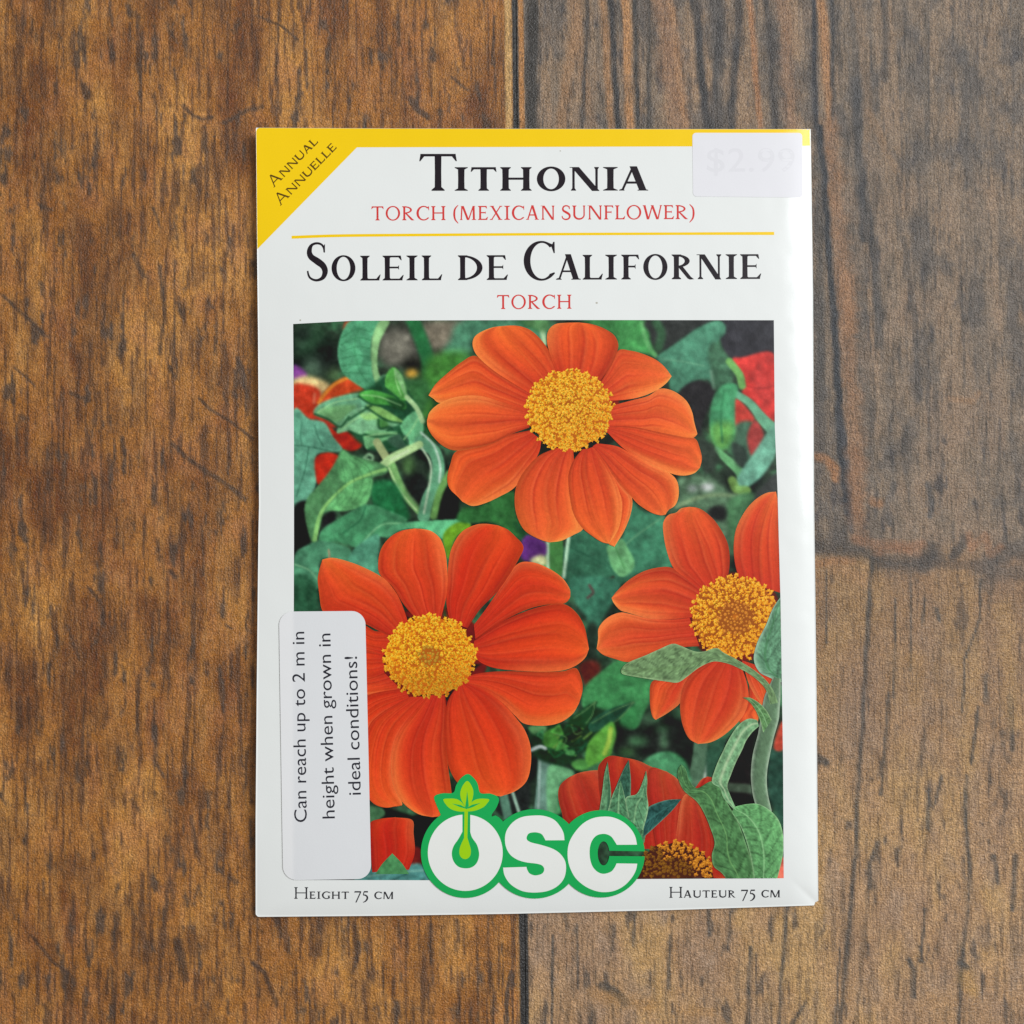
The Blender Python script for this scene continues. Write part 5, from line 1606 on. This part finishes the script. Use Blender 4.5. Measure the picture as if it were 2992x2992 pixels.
s_ell = [(min(x, 1232 + abs(y - 731) * .0), y) for x, y in s_ell]
green.append(F(LG, s_ell))
logo = flat("logo_outline", green + cg, M_LOGO_GREEN, TOP, packet, "green outline of the three-letter logo with a sprout")
flat("logo_letter", [ell(385, 722, 302, 308)], M_LOGO_WHITE, TOP + 1, logo, "round white O with a seed inside")
S_out = [(1185, 621), (1178, 565), (1150, 510), (1100, 455), (1020, 425), (930, 422), (840, 435), (770, 475), (720, 540), (705, 610), (715, 680), (750, 740), (810, 780), (880, 800), (960, 810), (1005, 825), (1022, 855), (1005, 890), (950, 905), (905, 890), (885, 860), (878, 836)]
S_out2 = [(690, 842), (700, 900), (735, 960), (790, 1005), (860, 1035), (950, 1043), (1050, 1030), (1130, 990), (1180, 930), (1197, 860), (1190, 790), (1150, 730), (1090, 690), (1000, 660), (920, 640), (885, 620), (880, 595), (900, 565), (950, 557), (995, 568), (1015, 590), (1032, 622)]
flat("logo_letter", [np.vstack([spline(F(LG, S_out), 130), spline(F(LG, S_out2), 130)])], M_LOGO_WHITE, TOP + 1, logo, "bold white S")
C_out = [(1770, 657), (1755, 590), (1720, 530), (1660, 475), (1580, 438), (1500, 430), (1410, 445), (1330, 490), (1260, 570), (1220, 650), (1210, 740), (1225, 830), (1270, 920), (1340, 985), (1420, 1025), (1500, 1040), (1590, 1028), (1670, 985), (1730, 920), (1762, 860), (1772, 810)]
C_in = [(1605, 808), (1590, 840), (1560, 875), (1500, 892), (1450, 875), (1410, 830), (1390, 760), (1390, 680), (1410, 620), (1450, 580), (1510, 570), (1560, 590), (1590, 630), (1607, 658)]
flat("logo_letter", [np.vstack([spline(F(LG, C_out), 120), spline(F(LG, C_in), 90)])], M_LOGO_WHITE, TOP + 1, logo, "bold white C")
flat("logo_seed_hollow", [np.vstack([F(LG, [(362, 402), (362, 550)]), spline(F(LG, [(362, 552), (330, 610), (290, 670), (276, 730), (290, 790), (330, 835), (387, 848), (440, 838), (480, 800), (497, 735), (480, 660), (440, 600), (425, 555)]), 70), F(LG, [(425, 552), (425, 404)])])],
     M_LOGO_GREEN, TOP + 2, logo)
flat("logo_seed_and_stem", [np.vstack([F(LG, [(379, 372), (375, 600)]), spline(F(LG, [(374, 605), (345, 670), (337, 715), (345, 750), (370, 771), (400, 770), (425, 745), (430, 700), (420, 660), (403, 605)]), 40), F(LG, [(402, 600), (407, 372)])])], M_LIME, TOP + 3, logo)
for pts in ([(400, 143), (432, 175), (450, 225), (445, 280), (428, 325), (400, 366), (372, 330), (350, 285), (345, 235), (365, 180)],
            [(208, 292), (250, 285), (310, 288), (350, 310), (378, 345), (396, 378), (380, 389), (330, 389), (270, 370), (230, 335)],
            [(578, 293), (530, 285), (480, 290), (440, 310), (415, 342), (396, 378), (412, 389), (470, 381), (530, 355), (560, 325)]):
    flat("logo_leaf", [Lp(pts)], M_LIME, TOP + 3 + .3 * len(logo.children), logo)
flat("logo_leaf_vein", [F(LG, [(400, 225), (408, 290), (413, 345), (398, 366), (384, 358), (392, 300)]), F(LG, [(275, 325), (350, 338), (392, 360), (392, 368), (340, 353)]), F(LG, [(510, 320), (440, 335), (400, 358), (404, 368), (450, 352)])],
     M_LOGO_GREEN, TOP + 7, logo)


# ------------------------------------------------------------------ stickers
def rounded(c, r, n_=8):
    """corner points TL TR BR BL in photo pixels -> rounded outline"""
    c = np.asarray(c, float)
    out = []
    for i in range(4):
        p, a, b = c[i], c[i - 1], c[(i + 1) % 4]
        d1 = (a - p) / np.linalg.norm(a - p)
        d2 = (b - p) / np.linalg.norm(b - p)
        for t in np.linspace(0, 1, n_):
            th = t * math.pi / 2
            out.append(p + d1 * r * (1 - math.sin(th)) + d2 * r * (1 - math.cos(th)))
    return out


def sticker(name, corners, r, mat, layer, thick, colf, label, nu_=40, nv_=110):
    """a label with real thickness that follows the paper"""
    c = np.asarray(corners, float)
    W_ = np.linalg.norm(c[1] - c[0])
    H_ = np.linalg.norm(c[3] - c[0])
    e_ = (1 - np.cos(np.linspace(0, 1, 15) * math.pi / 2)) * r / H_
    vs_ = np.concatenate([e_, np.linspace(e_[-1], 1 - e_[-1], nv_ - 28)[1:-1], 1 - e_[::-1]])
    nv_ = len(vs_)
    u, v = np.meshgrid(np.linspace(0, 1, nu_), vs_)
    X, Y = u * W_, v * H_
    # pull the corners of the grid in to the rounded outline
    def inset(d):
        return np.where(d < r, r - np.sqrt(np.clip(r * r - (r - d) ** 2, 0, None)), 0)
    ins = inset(np.minimum(Y, H_ - Y))
    X = ins + X * (W_ - 2 * ins) / W_
    uu, vv = X / W_, Y / H_
    g = ((c[0] * (1 - uu[..., None]) + c[1] * uu[..., None]) * (1 - vv[..., None]) + (c[3] * (1 - uu[..., None]) + c[2] * uu[..., None]) * vv[..., None])
    x, y = g[..., 0].ravel(), g[..., 1].ravel()
    top = P(x, y, layer)
    idx = np.arange(nu_ * nv_).reshape(nv_, nu_)
    ring = np.concatenate([idx[0, :], idx[1:, -1], idx[-1, -2::-1], idx[-2:0:-1, 0]])
    low = P(x[ring], y[ring], layer)
    low[:, 2] -= thick
    vs = np.vstack([top, low])
    fs = list(map(tuple, grid_faces(nv_, nu_)))
    k = len(ring)
    for i in range(k):
        j = (i + 1) % k
        fs.append((int(ring[j]), int(ring[i]), len(top) + i, len(top) + j))
    cols = None
    if colf is not None:
        cols = albedo(np.vstack([colf(x, y), colf(x[ring], y[ring])]))
    o = mesh_obj(name, vs, np.array(fs), mat, packet, cols, label=label)
    fl = np.ones(len(fs), bool)
    fl[len(fs) - k:] = False
    o.data.polygons.foreach_set("use_smooth", fl)
    sh = np.zeros(len(o.data.edges), bool)
    rs = set(ring.tolist())
    for e_ in o.data.edges:
        a_, b_ = e_.vertices
        if a_ in rs and b_ in rs:
            sh[e_.index] = True
    at = o.data.attributes.new("sharp_edge", 'BOOLEAN', 'EDGE')
    at.data.foreach_set("value", sh)
    return o


def label_col(x, y):
    s = sstep(852, 862, x)
    return np.array([223., 223, 224])[None] * (1 - s[:, None]) + np.array([215., 216, 218])[None] * s[:, None]


LT = layer_no[0] + 9
lab = sticker("text_label", [(815, 1787), (1067, 1785), (1085, 2568), (827, 2572)], 40, M_LABEL, LT, 4.5e-5, label_col, "long white label with rounded corners stuck over the photo's lower left")
prc = sticker("price_sticker", [(2023, 388), (2344, 388), (2346, 577), (2025, 574)], 11, M_STICKER, 18, 3e-5, None, "small blank-looking white price sticker at the top right corner", 40, 54)


def sans_text(name, body, p0, p1, height, mat, layer, parent, offset=0.0, spacing=1.0, shear=0.0, label=None):
    """built-in sans face, laid along p0 -> p1 (photo pixels), cap height given"""
    cu = bpy.data.curves.new(name, 'FONT')
    cu.body = body
    cu.size = 1.0
    cu.offset = offset
    cu.space_character = spacing
    cu.shear = shear
    cu.resolution_u = 4
    to = bpy.data.objects.new(name, cu)
    scene.collection.objects.link(to)
    dg = bpy.context.evaluated_depsgraph_get()
    me = bpy.data.meshes.new_from_object(to.evaluated_get(dg))
    co = np.array([v.co[:2] for v in me.vertices])
    fs = [tuple(p.vertices) for p in me.polygons]
    bpy.data.objects.remove(to)
    bpy.data.meshes.remove(me)
    p0, p1 = np.array(p0, float), np.array(p1, float)
    L_ = np.linalg.norm(p1 - p0)
    d = (p1 - p0) / L_
    up = np.array([d[1], -d[0]])
    x = (co[:, 0] - co[:, 0].min()) / np.ptp(co[:, 0]) * L_
    y = co[:, 1] / 0.73 * height
    q = p0 + x[:, None] * d + y[:, None] * up
    out = []
    for f in fs:
        a = q[list(f)[:3]]
        ar = 0
        pts = q[list(f)]
        for i in range(len(f)):
            j = (i + 1) % len(f)
            ar += pts[i][0] * pts[j][1] - pts[j][0] * pts[i][1]
        out.append(f[::-1] if ar > 0 else f)
    return mesh_obj(name, P(q[:, 0], q[:, 1], layer), out, mat, parent, smooth=False, label=label)


sans_text("label_lettering", "Can reach up to 2 m in", (896.5, 2402), (889, 1846), 39, M_LABEL_INK, LT + 1, lab)
sans_text("label_lettering", "height when grown in", (978.5, 2391), (965.5, 1851), 39, M_LABEL_INK, LT + 1, lab)
sans_text("label_lettering", "ideal conditions!", (1054.5, 2322), (1043, 1918), 39, M_LABEL_INK, LT + 1, lab)
sans_text("price_lettering", "$2.99", (2066, 501), (2322, 501), 72, M_FADED, 19.5, prc, offset=0.004, spacing=1.05)

# small specks of dirt on the paper
spk = []
for (x, y, r, c) in [(877.5, 935.6, 3, 0), (1743.5, 885, 3.5, 1), (1637, 441, 2.2, 0), (1500, 2473, 2.5, 0), (1291, 2560, 2, 0)]:
    spk.append([(x + r * math.cos(a), y + r * .8 * math.sin(a)) for a in np.linspace(0, 2 * math.pi, 9)[:-1]])
M_SPECK = print_mat("specks", (176, 172, 160), .6, .3, .1)
for k_ in range(3):
    flat("paper_speck", spk[k_:k_ + 1], M_SPECK, 3, packet)
